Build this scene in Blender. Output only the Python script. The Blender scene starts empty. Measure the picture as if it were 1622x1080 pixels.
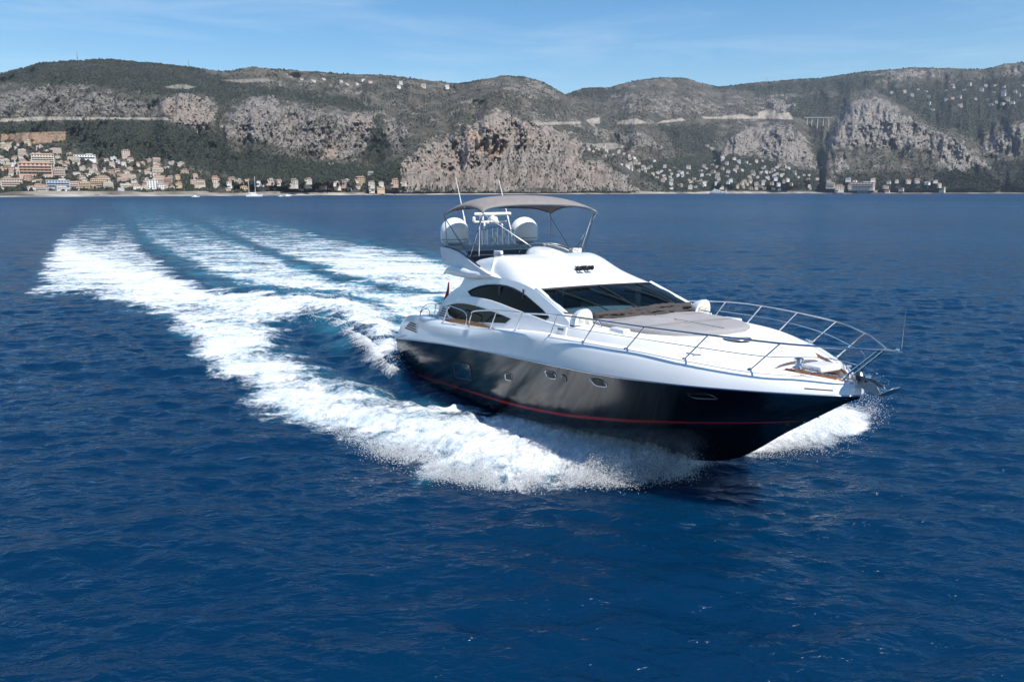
import bpy, bmesh, math, random
import numpy as np
from mathutils import Vector, Matrix
from mathutils.geometry import tessellate_polygon
random.seed(7)
RNG = np.random.default_rng(11)
C = bpy.context.scene.collection
S = bpy.context.scene

# ------------------------------------------------------------------ camera, sky, sun, exposure
CAM_H, FPX, HORIZON = 6.78, 1200.0, 303.0            # metres; focal length and horizon row of a 1622 x 1080 frame
PITCH = math.atan((540 - HORIZON) / FPX)
cam_data = bpy.data.cameras.new('camera')
cam_data.sensor_width = 36.0
cam_data.lens = 36.0 * FPX / 1622.0
cam_data.clip_start = 0.5
cam_data.clip_end = 40000.0
cam = bpy.data.objects.new('camera', cam_data)
C.objects.link(cam)
cam.location = (0, 0, CAM_H)
cam.rotation_euler = (math.pi / 2 - PITCH, 0, 0)
S.camera = cam

SUN_AZ = Vector((0.63, -0.77, 0)).normalized()
SUN_EL = math.radians(54)
world = bpy.data.worlds.new("World")
S.world = world
world.use_nodes = True
wt = world.node_tree
for n in list(wt.nodes):
    wt.nodes.remove(n)
w_out = wt.nodes.new('ShaderNodeOutputWorld')
w_bg = wt.nodes.new('ShaderNodeBackground')
w_sky = wt.nodes.new('ShaderNodeTexSky')
w_sky.sky_type = 'NISHITA'
w_sky.sun_disc = False
w_sky.sun_elevation = SUN_EL
w_sky.sun_rotation = math.atan2(SUN_AZ.x, SUN_AZ.y)
w_sky.altitude = 0
w_sky.air_density = 1.0
w_sky.dust_density = 0.0
w_sky.ozone_density = 1.0
w_bg.inputs['Strength'].default_value = 0.112
# thin cirrus wisps
tc = wt.nodes.new('ShaderNodeTexCoord')
sep = wt.nodes.new('ShaderNodeSeparateXYZ')
wt.links.new(tc.outputs['Generated'], sep.inputs[0])
mp = wt.nodes.new('ShaderNodeMapping')
mp.inputs['Scale'].default_value = (2.2, 2.2, 17.0)
mp.inputs['Rotation'].default_value = (0, math.radians(9), 0)
wt.links.new(tc.outputs['Generated'], mp.inputs['Vector'])
nz = wt.nodes.new('ShaderNodeTexNoise')
nz.inputs['Scale'].default_value = 1.6
nz.inputs['Detail'].default_value = 9
nz.inputs['Roughness'].default_value = 0.62
nz.inputs['Distortion'].default_value = 0.5
wt.links.new(mp.outputs[0], nz.inputs['Vector'])
cr = wt.nodes.new('ShaderNodeValToRGB')
cr.color_ramp.elements[0].position = 0.47
cr.color_ramp.elements[0].color = (0, 0, 0, 1)
cr.color_ramp.elements[1].position = 0.80
cr.color_ramp.elements[1].color = (0.26, 0.26, 0.26, 1)
wt.links.new(nz.outputs['Fac'], cr.inputs[0])
mx = wt.nodes.new('ShaderNodeMixRGB')
wt.links.new(cr.outputs[0], mx.inputs[0])
hs = wt.nodes.new('ShaderNodeHueSaturation')
hs.inputs['Saturation'].default_value = 1.42
wt.links.new(w_sky.outputs[0], hs.inputs['Color'])
wt.links.new(hs.outputs[0], mx.inputs[1])
mx.inputs[2].default_value = (7.2, 7.8, 8.4, 1)
wt.links.new(mx.outputs[0], w_bg.inputs['Color'])
wt.links.new(w_bg.outputs[0], w_out.inputs['Surface'])

sun_data = bpy.data.lights.new('sun', 'SUN')
sun_data.energy = 5.0
sun_data.angle = math.radians(0.5)
sun_data.color = (1.0, 0.95, 0.88)
sun = bpy.data.objects.new('sun', sun_data)
C.objects.link(sun)
sun_dir = SUN_AZ * math.cos(SUN_EL) + Vector((0, 0, math.sin(SUN_EL)))
sun.rotation_euler = (-sun_dir).to_track_quat('-Z', 'Y').to_euler()
sun.location = (40, -20, 60)

S.view_settings.view_transform = 'Standard'
S.view_settings.look = 'None'
S.view_settings.exposure = 0.32
S.view_settings.gamma = 1.0
S.cycles.max_bounces = 8
S.cycles.transparent_max_bounces = 24
S.cycles.sample_clamp_indirect = 6.0
S.cycles.sample_clamp_direct = 4.0

# ------------------------------------------------------------------ helpers
def ray_np(u, v):
    """direction (world) of a point of the picture; used to lay the coast out from the survey sketch"""
    a = (np.asarray(u, float) - 811) / FPX
    b = (np.asarray(v, float) - 540) / FPX
    return a, math.cos(PITCH) - b * math.sin(PITCH), -math.sin(PITCH) - b * math.cos(PITCH)

def on_water(u, v):
    dx, dy, dz = ray_np(u, v)
    t = -CAM_H / dz
    return dx * t, dy * t

def to_uv(x, y, z=0.0):
    Z = z - CAM_H
    zc = y * math.cos(PITCH) - Z * math.sin(PITCH)
    yc = -(Z * math.cos(PITCH) + y * math.sin(PITCH))
    zc = np.where(zc < 0.3, 0.3, zc)
    return 811 + FPX * x / zc, 540 + FPX * yc / zc

_perm = np.random.default_rng(3).permutation(512)
def _h(i, j):
    return (_perm[(_perm[i & 511] + j) & 511]).astype(float) / 511.0
def vnoise(x, y):
    x = np.asarray(x, float); y = np.asarray(y, float)
    i = np.floor(x).astype(int); j = np.floor(y).astype(int)
    fx = x - i; fy = y - j
    fx = fx * fx * fx * (fx * (fx * 6 - 15) + 10); fy = fy * fy * fy * (fy * (fy * 6 - 15) + 10)
    return ((_h(i, j) * (1 - fx) + _h(i + 1, j) * fx) * (1 - fy) + (_h(i, j + 1) * (1 - fx) + _h(i + 1, j + 1) * fx) * fy)
def fbm(x, y, o=4, g=0.5):
    s = 0; a = 1; t = 0
    for k in range(o):
        s = s + a * vnoise(x * 2 ** k + 17.3 * k, y * 2 ** k + 9.1 * k); t += a; a *= g
    return s / t
def sstep(a, b, x):
    t = np.clip((x - a) / (b - a), 0, 1)
    return t * t * (3 - 2 * t)

def poly_sd(u, v, poly, vs=1.0):
    """signed distance to a polygon, positive inside"""
    u = np.asarray(u, float); v = np.asarray(v, float) * vs
    d = np.full(u.shape, 1e9); ins = np.zeros(u.shape, bool)
    n = len(poly)
    for i in range(n):
        x0, y0 = poly[i]; x1, y1 = poly[(i + 1) % n]
        y0 *= vs; y1 *= vs
        ex, ey = x1 - x0, y1 - y0
        t = np.clip(((u - x0) * ex + (v - y0) * ey) / (ex * ex + ey * ey + 1e-9), 0, 1)
        d = np.minimum(d, np.hypot(u - x0 - t * ex, v - y0 - t * ey))
        c = ((y0 > v) != (y1 > v)) & (u < (x1 - x0) * (v - y0) / (y1 - y0 + 1e-12) + x0)
        ins ^= c
    return np.where(ins, d, -d)
def line_d(u, v, pts):
    d = np.full(np.shape(u), 1e9)
    for (x0, y0), (x1, y1) in zip(pts[:-1], pts[1:]):
        ex, ey = x1 - x0, y1 - y0
        t = np.clip(((u - x0) * ex + (v - y0) * ey) / (ex * ex + ey * ey + 1e-9), 0, 1)
        d = np.minimum(d, np.hypot(u - x0 - t * ex, v - y0 - t * ey))
    return d

def mat(name, color, rough=0.5, metal=0.0, spec=0.5, coat=0.0, noise=0.0, nscale=8.0, bump=0.0, bscale=60.0):
    m = bpy.data.materials.new(name); m.use_nodes = True
    nt = m.node_tree; b = nt.nodes['Principled BSDF']
    b.inputs['Base Color'].default_value = (*color, 1)
    b.inputs['Roughness'].default_value = rough
    b.inputs['Metallic'].default_value = metal
    b.inputs['Specular IOR Level'].default_value = spec
    b.inputs['Coat Weight'].default_value = coat
    b.inputs['Coat Roughness'].default_value = 0.06
    tcn = nt.nodes.new('ShaderNodeTexCoord')
    if noise:
        n = nt.nodes.new('ShaderNodeTexNoise'); n.inputs['Scale'].default_value = nscale; n.inputs['Detail'].default_value = 6
        nt.links.new(tcn.outputs['Object'], n.inputs['Vector'])
        r = nt.nodes.new('ShaderNodeMapRange'); r.inputs[1].default_value = 0.3; r.inputs[2].default_value = 0.7
        r.inputs[3].default_value = 1 - noise; r.inputs[4].default_value = 1 + noise * 0.6
        nt.links.new(n.outputs['Fac'], r.inputs[0])
        x = nt.nodes.new('ShaderNodeMixRGB'); x.blend_type = 'MULTIPLY'; x.inputs[0].default_value = 1
        x.inputs[1].default_value = (*color, 1)
        nt.links.new(r.outputs[0], x.inputs[2]); nt.links.new(x.outputs[0], b.inputs['Base Color'])
        rr = nt.nodes.new('ShaderNodeMapRange'); rr.inputs[1].default_value = 0.3; rr.inputs[2].default_value = 0.7
        rr.inputs[3].default_value = rough * 0.8; rr.inputs[4].default_value = min(1, rough * 1.25)
        nt.links.new(n.outputs['Fac'], rr.inputs[0]); nt.links.new(rr.outputs[0], b.inputs['Roughness'])
    if bump:
        n2 = nt.nodes.new('ShaderNodeTexNoise'); n2.inputs['Scale'].default_value = bscale; n2.inputs['Detail'].default_value = 4
        nt.links.new(tcn.outputs['Object'], n2.inputs['Vector'])
        bp = nt.nodes.new('ShaderNodeBump'); bp.inputs['Strength'].default_value = bump; bp.inputs['Distance'].default_value = 0.02
        nt.links.new(n2.outputs['Fac'], bp.inputs['Height']); nt.links.new(bp.outputs[0], b.inputs['Normal'])
    return m

def glass_mat(name, tint, see):
    m = bpy.data.materials.new(name); m.use_nodes = True
    nt = m.node_tree
    b = nt.nodes['Principled BSDF']
    b.inputs['Base Color'].default_value = (0.006, 0.012, 0.018, 1); b.inputs['Roughness'].default_value = 0.03
    b.inputs['IOR'].default_value = 1.5
    tr = nt.nodes.new('ShaderNodeBsdfTransparent'); tr.inputs[0].default_value = (*tint, 1)
    lw = nt.nodes.new('ShaderNodeFresnel'); lw.inputs[0].default_value = 1.5
    mr = nt.nodes.new('ShaderNodeMapRange'); mr.inputs[3].default_value = see; mr.inputs[4].default_value = 0.0
    nt.links.new(lw.outputs[0], mr.inputs[0])
    ms = nt.nodes.new('ShaderNodeMixShader')
    nt.links.new(mr.outputs[0], ms.inputs[0]); nt.links.new(b.outputs[0], ms.inputs[1]); nt.links.new(tr.outputs[0], ms.inputs[2])
    nt.links.new(ms.outputs[0], nt.nodes['Material Output'].inputs[0])
    return m

def props(o, label=None, cat=None, group=None, kind=None):
    if label: o['label'] = label
    if cat: o['category'] = cat
    if group: o['group'] = group
    if kind: o['kind'] = kind
    return o

def link_mesh(name, me, parent=None):
    o = bpy.data.objects.new(name, me); C.objects.link(o)
    if parent: o.parent = parent
    return o

class MB:
    """collects shapes, then links them as ONE mesh object"""
    def __init__(self):
        self.v = []; self.f = []; self.m = []; self.cur = 0
    def add(self, verts, faces):
        k = len(self.v); self.v += [tuple(p) for p in verts]
        self.f += [tuple(i + k for i in f) for f in faces]; self.m += [self.cur] * len(faces)
        return self
    def loft(self, secs, closed=False, cap0=False, cap1=False):
        n = len(secs[0]); vs = [p for s in secs for p in s]; fs = []
        for i in range(len(secs) - 1):
            for j in range(n if closed else n - 1):
                a = i * n + j; b = i * n + (j + 1) % n
                fs.append((a, b, b + n, a + n))
        if cap0: fs.append(tuple(range(n - 1, -1, -1)))
        if cap1: fs.append(tuple((len(secs) - 1) * n + k for k in range(n)))
        return self.add(vs, fs)
    def tube(self, pts, r, n=8, cap=True):
        pts = [Vector(p) for p in pts]; secs = []
        up = Vector((0, 0, 1)); prev = None
        for i, p in enumerate(pts):
            t = (pts[min(i + 1, len(pts) - 1)] - pts[max(i - 1, 0)]).normalized()
            if prev is None:
                a = t.cross(up)
                if a.length < 1e-3: a = t.cross(Vector((1, 0, 0)))
            else:
                a = prev - t * prev.dot(t)
            a.normalize(); prev = a; b = t.cross(a)
            rr = r[i] if isinstance(r, (list, tuple)) else r
            secs.append([p + (a * math.cos(q) + b * math.sin(q)) * rr for q in [2 * math.pi * k / n for k in range(n)]])
        return self.loft(secs, closed=True, cap0=cap, cap1=cap)
    def box(self, c, s, rot=None, taper=1.0):
        R = rot or Matrix.Identity(3); c = Vector(c)
        vs = []
        for dz in (-.5, .5):
            k = taper if dz > 0 else 1
            for dx, dy in ((-.5, -.5), (.5, -.5), (.5, .5), (-.5, .5)):
                vs.append(c + R @ Vector((dx * s[0] * k, dy * s[1] * k, dz * s[2])))
        return self.add(vs, [(3, 2, 1, 0), (4, 5, 6, 7), (0, 1, 5, 4), (1, 2, 6, 5), (2, 3, 7, 6), (3, 0, 4, 7)])
    def lathe(self, c, prof, n=24, axis=None):
        c = Vector(c); R = axis.to_track_quat('Z', 'Y').to_matrix() if axis else Matrix.Identity(3)
        secs = [[c + R @ Vector((r * math.cos(2 * math.pi * k / n), r * math.sin(2 * math.pi * k / n), z)) for k in range(n)] for r, z in prof]
        return self.loft(secs, closed=True, cap0=prof[0][0] > 1e-4, cap1=prof[-1][0] > 1e-4)
    def panel(self, outer, holes, fn, thick):
        """plate from an outline with holes in a plane; fn maps (a, b, depth) to a point; depth 0 is the face"""
        loops = [list(outer)] + [list(h) for h in holes]
        flat = [p for l in loops for p in l]
        tris = tessellate_polygon([[Vector((a, b, 0)) for a, b in l] for l in loops])
        n = len(flat); vs = [fn(a, b, 0.0) for a, b in flat] + [fn(a, b, thick) for a, b in flat]
        fs = [tuple(t) for t in tris] + [tuple(i + n for i in reversed(t)) for t in tris]
        k = 0
        for l in loops:
            m = len(l)
            for i in range(m): fs.append((k + i, k + (i + 1) % m, n + k + (i + 1) % m, n + k + i))
            k += m
        return self.add(vs, fs)
    def mirror(self):
        k = len(self.v); nf = len(self.f)
        self.v += [(x, -y, z) for x, y, z in self.v]
        self.f += [tuple(i + k for i in reversed(f)) for f in self.f[:nf]]; self.m += self.m[:nf]
        return self
    def build(self, name, mats, parent=None, smooth=35, bevel=0.0, fix=True, subsurf=0, merge=1e-4):
        me = bpy.data.meshes.new(name); me.from_pydata([tuple(p) for p in self.v], [], self.f)
        mats = mats if isinstance(mats, (list, tuple)) else [mats]
        for mm in mats: me.materials.append(mm)
        if len(mats) > 1: me.polygons.foreach_set('material_index', self.m)
        bm = bmesh.new(); bm.from_mesh(me)
        if merge: bmesh.ops.remove_doubles(bm, verts=bm.verts, dist=merge)
        bmesh.ops.dissolve_degenerate(bm, dist=1e-6, edges=bm.edges)
        if fix: bmesh.ops.recalc_face_normals(bm, faces=bm.faces)
        bm.to_mesh(me); bm.free()
        if smooth:
            me.polygons.foreach_set('use_smooth', [True] * len(me.polygons)); me.set_sharp_from_angle(angle=math.radians(smooth))
        o = link_mesh(name, me, parent)
        if bevel:
            b = o.modifiers.new('edge', 'BEVEL'); b.width = bevel; b.segments = 2; b.limit_method = 'ANGLE'; b.angle_limit = math.radians(40)
        if subsurf:
            b = o.modifiers.new('sub', 'SUBSURF'); b.levels = subsurf; b.render_levels = subsurf
        return o

def np_mesh(name, verts, faces, mats, attrs=None, smooth=True, face_mat=None):
    """large mesh from numpy arrays; faces (n, k)"""
    me = bpy.data.meshes.new(name)
    nv, nf, k = len(verts), len(faces), faces.shape[1]
    me.vertices.add(nv); me.vertices.foreach_set('co', np.ascontiguousarray(verts, np.float32).ravel())
    me.loops.add(nf * k); me.loops.foreach_set('vertex_index', np.ascontiguousarray(faces, np.int32).ravel())
    me.polygons.add(nf); me.polygons.foreach_set('loop_start', np.arange(0, nf * k, k, dtype=np.int32))
    me.polygons.foreach_set('loop_total', np.full(nf, k, np.int32))
    for mm in mats: me.materials.append(mm)
    if face_mat is not None: me.polygons.foreach_set('material_index', np.ascontiguousarray(face_mat, np.int32))
    me.polygons.foreach_set('use_smooth', np.full(nf, smooth, bool))
    for a, d in (attrs or {}).items():
        at = me.attributes.new(a, 'FLOAT', 'POINT'); at.data.foreach_set('value', np.ascontiguousarray(d, np.float32))
    me.update(calc_edges=True); me.validate()
    return me

def grid_faces(nr, nc):
    i = np.arange(nr - 1)[:, None]; j = np.arange(nc - 1)[None, :]
    a = (i * nc + j).ravel()
    return np.stack([a, a + 1, a + nc + 1, a + nc], 1)

class NT:
    """small shader-node builder"""
    def __init__(self, name):
        self.m = bpy.data.materials.new(name); self.m.use_nodes = True; self.t = self.m.node_tree
        self.b = self.t.nodes['Principled BSDF']; self.out = self.t.nodes['Material Output']
        g = self.t.nodes.new('ShaderNodeNewGeometry'); self.pos = g.outputs['Position']
    def l(self, a, b):
        if hasattr(a, 'is_linked'): self.t.links.new(a, b)
        else: b.default_value = a
    def noise(self, scale, detail=4, rough=0.5, vec=None, dist=0.0):
        n = self.t.nodes.new('ShaderNodeTexNoise'); n.inputs['Scale'].default_value = scale; n.inputs['Detail'].default_value = detail
        n.inputs['Roughness'].default_value = rough; n.inputs['Distortion'].default_value = dist
        self.t.links.new(vec or self.pos, n.inputs['Vector']); return n.outputs['Fac']
    def voro(self, scale, vec=None, feature='F1'):
        n = self.t.nodes.new('ShaderNodeTexVoronoi'); n.inputs['Scale'].default_value = scale; n.feature = feature
        self.t.links.new(vec or self.pos, n.inputs['Vector']); return n.outputs['Distance']
    def mapv(self, scale, rot=(0, 0, 0)):
        n = self.t.nodes.new('ShaderNodeMapping'); n.inputs['Scale'].default_value = scale; n.inputs['Rotation'].default_value = rot
        self.t.links.new(self.pos, n.inputs['Vector']); return n.outputs[0]
    def attr(self, name):
        n = self.t.nodes.new('ShaderNodeAttribute'); n.attribute_name = name; return n.outputs['Fac']
    def math(self, op, a, b=0.0, clamp=False):
        n = self.t.nodes.new('ShaderNodeMath'); n.operation = op; n.use_clamp = clamp
        self.l(a, n.inputs[0]); self.l(b, n.inputs[1]); return n.outputs[0]
    def rng(self, x, a, b, c=0.0, d=1.0, smooth=True):
        n = self.t.nodes.new('ShaderNodeMapRange'); n.interpolation_type = 'SMOOTHSTEP' if smooth else 'LINEAR'
        self.l(x, n.inputs[0]); n.inputs[1].default_value = a; n.inputs[2].default_value = b; n.inputs[3].default_value = c; n.inputs[4].default_value = d
        return n.outputs[0]
    def mix(self, f, a, b, mode='MIX'):
        n = self.t.nodes.new('ShaderNodeMixRGB'); n.blend_type = mode
        self.l(f, n.inputs[0])
        for x, s in ((a, n.inputs[1]), (b, n.inputs[2])):
            if isinstance(x, tuple): s.default_value = (*x, 1)
            else: self.t.links.new(x, s)
        return n.outputs[0]
    def bump(self, h, strength, dist, normal=None):
        n = self.t.nodes.new('ShaderNodeBump'); n.inputs['Distance'].default_value = dist
        self.l(strength, n.inputs['Strength']); self.l(h, n.inputs['Height'])
        if normal: self.t.links.new(normal, n.inputs['Normal'])
        return n.outputs[0]

# ------------------------------------------------------------------ boat pose (needed by wake and boat)
PSI, TRIM, ROLL, BX, BY, BX0 = math.radians(-61.8), math.radians(2.84), math.radians(-0.42), -2.77, 31.48, 5.0
M_TRIM = Matrix.Translation((BX0, 0, 0)) @ Matrix.Rotation(-TRIM, 4, 'Y') @ Matrix.Translation((-BX0, 0, 0))
BOAT = Matrix.Translation((BX, BY, 0)) @ Matrix.Rotation(PSI, 4, 'Z') @ Matrix.Rotation(ROLL, 4, 'X') @ M_TRIM

# ------------------------------------------------------------------ the sea
def wave_set():
    ws = []
    r = np.random.default_rng(5)
    for k in range(96):
        lam = math.exp(r.uniform(math.log(0.34), math.log(7.0)))
        ang = math.radians(-96 + r.normal(0, 24 if lam < 2.5 else 32))
        ws.append((lam, ang, r.uniform(0, 6.28), 0.0056 * lam * (1.0 if lam < 1.4 else (1.4 / lam) ** 1.1) * r.uniform(0.6, 1.4)))
    return ws
WAVES = wave_set()
def sea_height(x, y, cell):
    z = np.zeros_like(x); pres = 0.75 + 0.5 * fbm(x * 0.06, y * 0.11, 3)
    for lam, a, p, amp in WAVES:
        k = 2 * math.pi / lam
        fade = sstep(2.2, 5.0, lam / np.maximum(cell, 1e-6))
        ph = (x * math.cos(a) + y * math.sin(a)) * k + p
        s = np.sin(ph)
        z += amp * fade * (s + 0.22 * np.cos(2 * ph))
    return z * pres

F_STARBOARD = [(58, 463), (129, 467), (178, 479), (235, 495), (268, 512), (300, 544), (309, 569), (341, 585), (390, 605), (414, 638), (451, 654), (496, 666), (524, 678), (560, 700), (605, 723), (665, 731), (681, 762), (727, 767), (790, 778), (844, 773), (898, 768), (953, 773), (993, 772), (1040, 765), (1081, 759), (1100, 738), (1150, 726),
               (1150, 716), (1000, 690), (900, 667), (800, 648), (700, 640), (620, 622), (540, 602), (480, 567), (440, 532), (432, 516), (480, 508), (530, 512), (560, 530), (590, 562), (625, 588), (640, 560), (650, 500), (600, 476), (520, 472), (450, 474), (390, 468), (330, 460), (285, 440), (258, 420), (232, 398), (212, 375), (194, 350), (186, 333), (150, 333), (130, 346), (100, 372), (78, 395), (64, 425)]
F_CENTRE = [(206, 330), (236, 331), (262, 340), (300, 352), (340, 366), (380, 384), (430, 404), (490, 428), (540, 448), (620, 462), (700, 466), (700, 500), (640, 522), (600, 482), (530, 464), (440, 463), (385, 450), (335, 430), (285, 406), (245, 386), (218, 366)]
F_PORT = [(285, 330), (318, 331), (350, 338), (390, 346), (440, 356), (500, 371), (560, 385), (620, 394), (660, 402), (710, 416), (760, 440), (730, 478), (620, 455), (545, 438), (490, 418), (430, 397), (370, 374), (335, 356)]
# the port bow wave mirrors the starboard one in the boat's own frame
F_BOW_PORT = [(1155, 729), (1225, 719), (1300, 713), (1352, 690), (1376, 664), (1340, 652), (1300, 640), (1240, 640), (1180, 690)]

def wake_fields(x, y):
    u, v = to_uv(x, y)
    u = np.clip(u, -3000, 5000); v = np.clip(v, 290, 3000)
    n1 = fbm(x * 0.35, y * 0.35, 4) - 0.5; n2 = fbm(x * 1.3 + 7, y * 1.3, 3) - 0.5
    scale = np.clip((v - 303) / 260, 0.06, 1.6)          # foam edges fray by the same metres near and far
    wob = n1 * 62 * scale + n2 * 30 * scale
    foam = np.zeros_like(x); aer = np.zeros_like(x); hgt = np.zeros_like(x)
    near = (v > 318) & (u > 20) & (u < 1420) & (v < 800) & (y > 4)
    uu, vv, ww, sc = u[near], v[near], wob[near], scale[near]
    sdA = poly_sd(uu, vv, F_STARBOARD, 2.0) + ww
    dA = sstep(-22, 42, sdA / np.maximum(sc, .22))
    far = sstep(330, 455, vv)
    along = sstep(60, 260, uu)
    ridge = np.exp(-(line_d(uu, vv * 1.5, [(110, 405 * 1.5), (240, 455 * 1.5), (330, 468 * 1.5), (450, 484 * 1.5), (530, 494 * 1.5), (600, 540 * 1.5)]) / 30.0) ** 2)
    front = np.exp(-(line_d(uu, vv * 1.5, [(330, 560 * 1.5), (420, 622 * 1.5), (530, 668 * 1.5), (640, 705 * 1.5), (760, 735 * 1.5), (900, 738 * 1.5), (1060, 735 * 1.5), (1130, 722 * 1.5)]) / 60.0) ** 2)
    dens = np.minimum(1.0, 0.30 + 0.30 * far + 0.40 * ridge + 0.42 * front)
    thin = 1 - 0.42 * sstep(0, 60, 60 - np.abs(uu - 520)) * sstep(0, 30, 40 - np.abs(vv - 556))
    fA = dA * dens * thin
    sdB = poly_sd(uu, vv, F_CENTRE, 2.2) + ww
    fB = sstep(-22, 40, sdB / np.maximum(sc, .22)) * (0.34 + 0.46 * sstep(365, 470, vv))
    sdC = poly_sd(uu, vv, F_PORT, 2.2) + ww
    fC = sstep(-22, 42, sdC / np.maximum(sc, .22)) * (0.32 + 0.46 * sstep(360, 430, vv))
    sdD = poly_sd(uu, vv, F_BOW_PORT, 1.0) + ww * .5
    fD = sstep(-6, 20, sdD)
    f = np.maximum(np.maximum(fA, fB), np.maximum(fC, fD))
    foam[near] = f * sstep(322, 400, vv)
    a = np.maximum(sstep(-55, 20, sdB), 0.85 * sstep(-50, 25, sdC))
    a = np.maximum(a, sstep(90, 10, np.hypot((uu - 560), (vv - 505) * 1.6)))
    a = np.maximum(a, 0.45 * sstep(-30, 40, sdA))
    aer[near] = a * (0.45 + 0.55 * sstep(330, 420, vv))
    # heights: thrown-up bow wave and the steep crest of the stern wash
    core = sstep(0, 60, sdA)
    bow = sstep(300, 700, uu) * sstep(1160, 1060, uu) * sstep(560, 640, vv)
    crest = np.exp(-(line_d(uu, vv * 1.5, [(330, 462 * 1.5), (450, 480 * 1.5), (530, 492 * 1.5), (590, 530 * 1.5), (628, 575 * 1.5)]) / 34.0) ** 2)
    trough = np.exp(-(line_d(uu, vv * 1.5, [(470, 528 * 1.5), (560, 570 * 1.5), (640, 612 * 1.5)]) / 40.0) ** 2)
    xx, yy = x[near], y[near]
    lump = fbm(xx * 0.8, yy * 0.8, 4) ; fine = fbm(xx * 3.1 + 5, yy * 3.1, 3)
    h = core * bow * (0.24 + 0.42 * (lump - 0.35) + .10 * (fine - .5)) + dA * 0.10 * (fine - .3) * sstep(380, 480, vv)
    h += crest * (0.50 + 0.35 * (lump - .5) + .12 * (fine - .5)) * sstep(300, 480, uu) - 0.30 * trough * (1 - dA)
    h += fD * sstep(-4, 34, sdD) * sstep(1372, 1270, uu) * (0.45 + 0.5 * (lump - .3) + .12 * fine) + np.maximum(fB, fC) * 0.22 * (fine - .4) * sstep(380, 470, vv)
    hgt[near] = h
    return foam, aer, hgt

def build_sea():
    az = np.concatenate([np.linspace(-66, -40, 90, endpoint=False), np.linspace(-40, 40, 900), np.linspace(40, 66, 91)[1:]])
    az = np.radians(az)
    r = [2.2]
    while r[-1] < 4200:
        r.append(r[-1] * (1.0034 if 14 < r[-1] < 60 else 1.005 if r[-1] < 260 else 1.02 if r[-1] > 900 else 1.011))
    r = np.array(r)
    R, A = np.meshgrid(r, az, indexing='ij')
    x = R * np.sin(A); y = R * np.cos(A)
    cell = np.maximum(np.gradient(r)[:, None], R * 0.0016)
    foam, aer, hgt = wake_fields(x.ravel(), y.ravel())
    foam = foam.reshape(x.shape); aer = aer.reshape(x.shape); hgt = hgt.reshape(x.shape)
    z = sea_height(x, y, cell) * (1 - 0.35 * foam) + hgt
    verts = np.stack([x, y, z], -1).reshape(-1, 3)
    faces = grid_faces(len(r), len(az))[:, ::-1]
    # the rest of the bay, out of the near field: one broad sheet below
    n = len(verts)
    big = np.array([(-9000, -6000, -0.9), (9000, -6000, -0.9), (9000, 5200, -0.9), (-9000, 5200, -0.9)])
    verts = np.vstack([verts, big]); faces = np.vstack([faces, [[n, n + 1, n + 2, n + 3]]])
    pad = np.zeros(4)
    chop = (sstep(18, 160, R) * .6 + sstep(100, 900, R) * .4).ravel()      # wavelets finer than the sheet itself
    return verts, faces, {'foam': np.r_[foam.ravel(), pad], 'aeration': np.r_[aer.ravel(), pad], 'chop': np.r_[chop, pad + 1]}

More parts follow.
